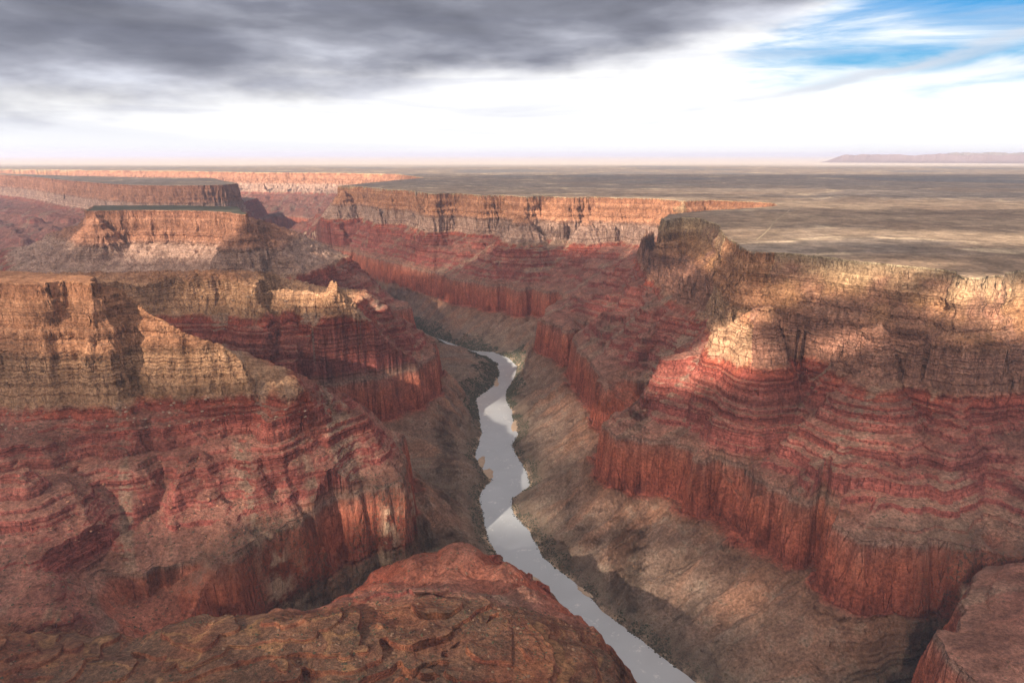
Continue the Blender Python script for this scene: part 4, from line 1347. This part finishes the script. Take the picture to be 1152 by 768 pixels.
def scatter(name, label, boxes, mat, smin, smax, zmin, zmax, seed, flat=0.8):
    """uncountable small stuff strewn over the slopes: one object"""
    g_ = np.random.default_rng(seed)
    xs, ys = [], []
    for x0, x1, y0, y1, cnt in boxes:
        xs.append(x0 + (x1 - x0) * g_.random(cnt))
        ys.append(y0 + (y1 - y0) * g_.random(cnt))
    xs, ys = np.concatenate(xs).astype(np.float32), np.concatenate(ys).astype(np.float32)
    clump = fbm(xs, ys, 120, 3, 0.6, seed=seed + 0.5)
    z1, z2, z3 = height(xs, ys)[0], height(xs + 4, ys)[0], height(xs, ys + 4)[0]
    slope_ = np.hypot(z2 - z1, z3 - z1) / 4
    ok = (clump > -0.1) & (slope_ < 1.0) & (z1 > zmin) & (z1 < zmax)
    xs, ys, z1 = xs[ok], ys[ok], z1[ok]
    nn = len(xs)
    sz = smin + (smax - smin) * g_.random(nn) ** 3
    jt = 0.6 + 0.8 * g_.random((nn, 11, 1))
    V = ico[None] * jt * sz[:, None, None] * np.array([1.1, 1.0, flat]) + np.stack([xs, ys, z1 + 0.15 * sz], 1)[:, None, :]
    F = icf[None] + 11 * np.arange(nn)[:, None, None]
    o = put_mesh(name, V.reshape(-1, 3), F.reshape(-1, 3), mat, None, False)
    o['kind'] = 'stuff'
    o['label'] = label
    return o


scatter('desert_brush', 'small dark desert bushes dotted over the red slopes and the near shelf', [(-1300, 220, 820, 1200, 5200), (-1500, -350, 1150, 1700, 3600), (250, 1300, 1300, 2100, 3000)],
        plain_material("desert_brush", (0.060, 0.055, 0.034), 0.4, 0.1), 0.7, 2.3, -640, -260, 301, 0.8)
scatter('rubble', 'fallen rock rubble strewn over the grey aprons and red slopes', [(-400, 900, 1150, 2700, 9000), (-1500, -350, 1150, 1750, 4000), (300, 1300, 1300, 2100, 3000), (-1200, 220, 850, 1200, 1300)],
        plain_material("rubble_rock", (0.17, 0.10, 0.068), 0.5, 0.15), 0.7, 3.2, -900, -250, 311, 0.75)

# ------------------------------------------------------------------ air
mh, k = new_mat("canyon_air")
vol = k.n('ShaderNodeVolumePrincipled')
vol.inputs['Color'].default_value = (0.70, 0.77, 1.0, 1)
vol.inputs['Density'].default_value = 2.1e-5
vol.inputs['Anisotropy'].default_value = 0.2
ho = k.n('ShaderNodeOutputMaterial')
k.link(vol.outputs[0], ho.inputs['Volume'])
X_, Y0_, Y1_, ZL, ZH = 170000.0, -8000.0, 175000.0, -940.0, 540.0
hv = [(-X_, Y0_, ZL), (X_, Y0_, ZL), (X_, Y1_, ZL), (-X_, Y1_, ZL), (-X_, Y0_, ZH), (X_, Y0_, ZH), (X_, Y1_, ZH), (-X_, Y1_, ZH)]
hz = put_mesh('haze', hv, [(0, 3, 2, 1), (4, 5, 6, 7), (0, 1, 5, 4), (1, 2, 6, 5), (2, 3, 7, 6), (3, 0, 4, 7)], mh, None, False)
hz['kind'] = 'stuff'
hz['label'] = 'thin blue haze filling the canyon and the far plain'

# ------------------------------------------------------------------ the cloud sheet up-sun, whose gaps let sunlight through in patches
mc, k = new_mat("cloud")
dn = k.n('ShaderNodeAttribute', attribute_name='dens').outputs['Fac']
di = k.n('ShaderNodeBsdfDiffuse')
di.inputs['Color'].default_value = (0.7, 0.7, 0.7, 1)
tl_ = k.n('ShaderNodeBsdfTranslucent')
tl_.inputs['Color'].default_value = (0.62, 0.62, 0.64, 1)
tr = k.n('ShaderNodeBsdfTransparent')
m1 = k.n('ShaderNodeMixShader')
m1.inputs[0].default_value = 0.85
k.link(di.outputs[0], m1.inputs[1])
k.link(tl_.outputs[0], m1.inputs[2])
m2 = k.n('ShaderNodeMixShader')
k.link(dn, m2.inputs[0])
k.link(tr.outputs[0], m2.inputs[1])
k.link(m1.outputs[0], m2.inputs[2])
co = k.n('ShaderNodeOutputMaterial')
k.link(m2.outputs[0], co.inputs[0])
ALT = 2900.0
GAPS = [(765, 425, -400, 115, 90, 1.0), (820, 425, -380, 60, 60, 0.8), (500, 290, -450, 500, 260, 0.35), (300, 330, -300, 300, 120, 0.4), (330, 500, -450, 240, 140, 0.38), (130, 560, -480, 380, 170, 0.28), (900, 500, -450, 260, 140, 0.26), (1010, 560, -520, 240, 120, 0.22), (700, 340, -450, 260, 240, 0.22), (640, 480, -800, 200, 300, 0.25), (250, 225, -150, 1500, 900, 0.35), (80, 225, -150, 1600, 1200, 0.35),   # sunlit places (survey pixel, level, radius across and along) -> where the sheet is open
    (790, 405, -340, 150, 130, 1.0), (826, 368, -215, 130, 110, 1.0), (838, 400, -330, 90, 90, 0.9), (1135, 345, -80, 190, 130, 1.0), (955, 385, -220, 95, 70, 1.0), (960, 312, -60, 330, 80, 0.6),
    (680, 240, -120, 650, 330, 0.75), (520, 245, -200, 700, 300, 0.4), (705, 575, -830, 150, 80, 0.4), (430, 345, -600, 170, 200, 1.0),
    (60, 345, -60, 420, 150, 0.35), (230, 400, -220, 330, 120, 0.42), (400, 575, -640, 300, 90, 0.55), (480, 440, -640, 130, 170, 0.55), (200, 270, -200, 650, 300, 0.6),
    (560, 690, -560, 420, 150, 0.4), (900, 262, 0, 700, 200, 0.5), (1050, 268, 0, 900, 200, 0.55), (1000, 228, 0, 2500, 500, 0.5), (300, 215, -100, 5000, 2600, 0.5), (860, 215, 0, 1200, 600, 0.6)]
n = 520
gx, gy = np.meshgrid(np.linspace(-9500, 9500, n), np.linspace(-2600, 11500, int(n * 0.74)))
gx, gy = gx.astype(np.float32), gy.astype(np.float32)
open_ = np.zeros_like(gx)
wn1 = fbm(gx, gy, 260, 3, 0.6, seed=101.0)
wn2 = fbm(gx, gy, 260, 3, 0.6, seed=105.0)
SH = TO_SUN[:2] / TO_SUN[2]
for px, py, z, ra_, rb_, am in GAPS:
    hit = ray_hit(px, py, 14000, 3000)
    ax, ay, z = hit if hit is not None else (*P(px, py, z), z)
    # slide the place up the sun's ray to the zero level, where the grid is laid out
    ax, ay = ax - SH[0] * z, ay - SH[1] * z
    d = ((gx - ax) / ra_ + 0.7 * wn1) ** 2 + ((gy - ay) / rb_ + 0.7 * wn2) ** 2
    open_ = np.maximum(open_, am * smooth01((1.4 - d) * 1.8))
edge_ = smooth01((9500 - np.abs(gx)) / 1500) * smooth01((gy + 2600) / 500) * smooth01((11500 - gy) / 1200)
thin = 0.065 + 0.06 * fbm(gx, gy, 900, 3, seed=111.0) + 0.22 * smooth01((gy - 3600) / 2500)
dens = np.clip((1 - np.maximum(open_, thin)) * edge_, 0, 1)
thick_ = 60 + 420 * dens * (0.6 + 0.4 * fbm(gx, gy, 800, 4, 0.55, seed=121.0))
cxp, cyp = gx + SH[0] * ALT, gy + SH[1] * ALT
ny_, nx_ = gx.shape
# the sheet has a lumpy upper and a flatter lower face; each lets through the square root of what the pair lets through
da = 1 - np.sqrt(np.clip(1 - dens, 0, 1))
V = np.concatenate([np.stack([cxp, cyp, np.full_like(gx, ALT) + 25 * fbm(gx, gy, 300, 3, seed=131.0)], -1).reshape(-1, 3),
                    np.stack([cxp + SH[0] * (20 + thick_), cyp + SH[1] * (20 + thick_), ALT + 20 + thick_], -1).reshape(-1, 3)])
g = np.arange(ny_ * nx_).reshape(ny_, nx_)
F = np.stack([g[:-1, :-1], g[:-1, 1:], g[1:, 1:], g[1:, :-1]], -1).reshape(-1, 4)
cl = put_mesh('clouds', V, np.concatenate([F[:, ::-1], F + ny_ * nx_]), mc, None, True, {'dens': np.concatenate([da.ravel(), da.ravel()])})
cl['kind'] = 'stuff'
cl['label'] = 'broken grey cloud sheet that shades most of the canyon'
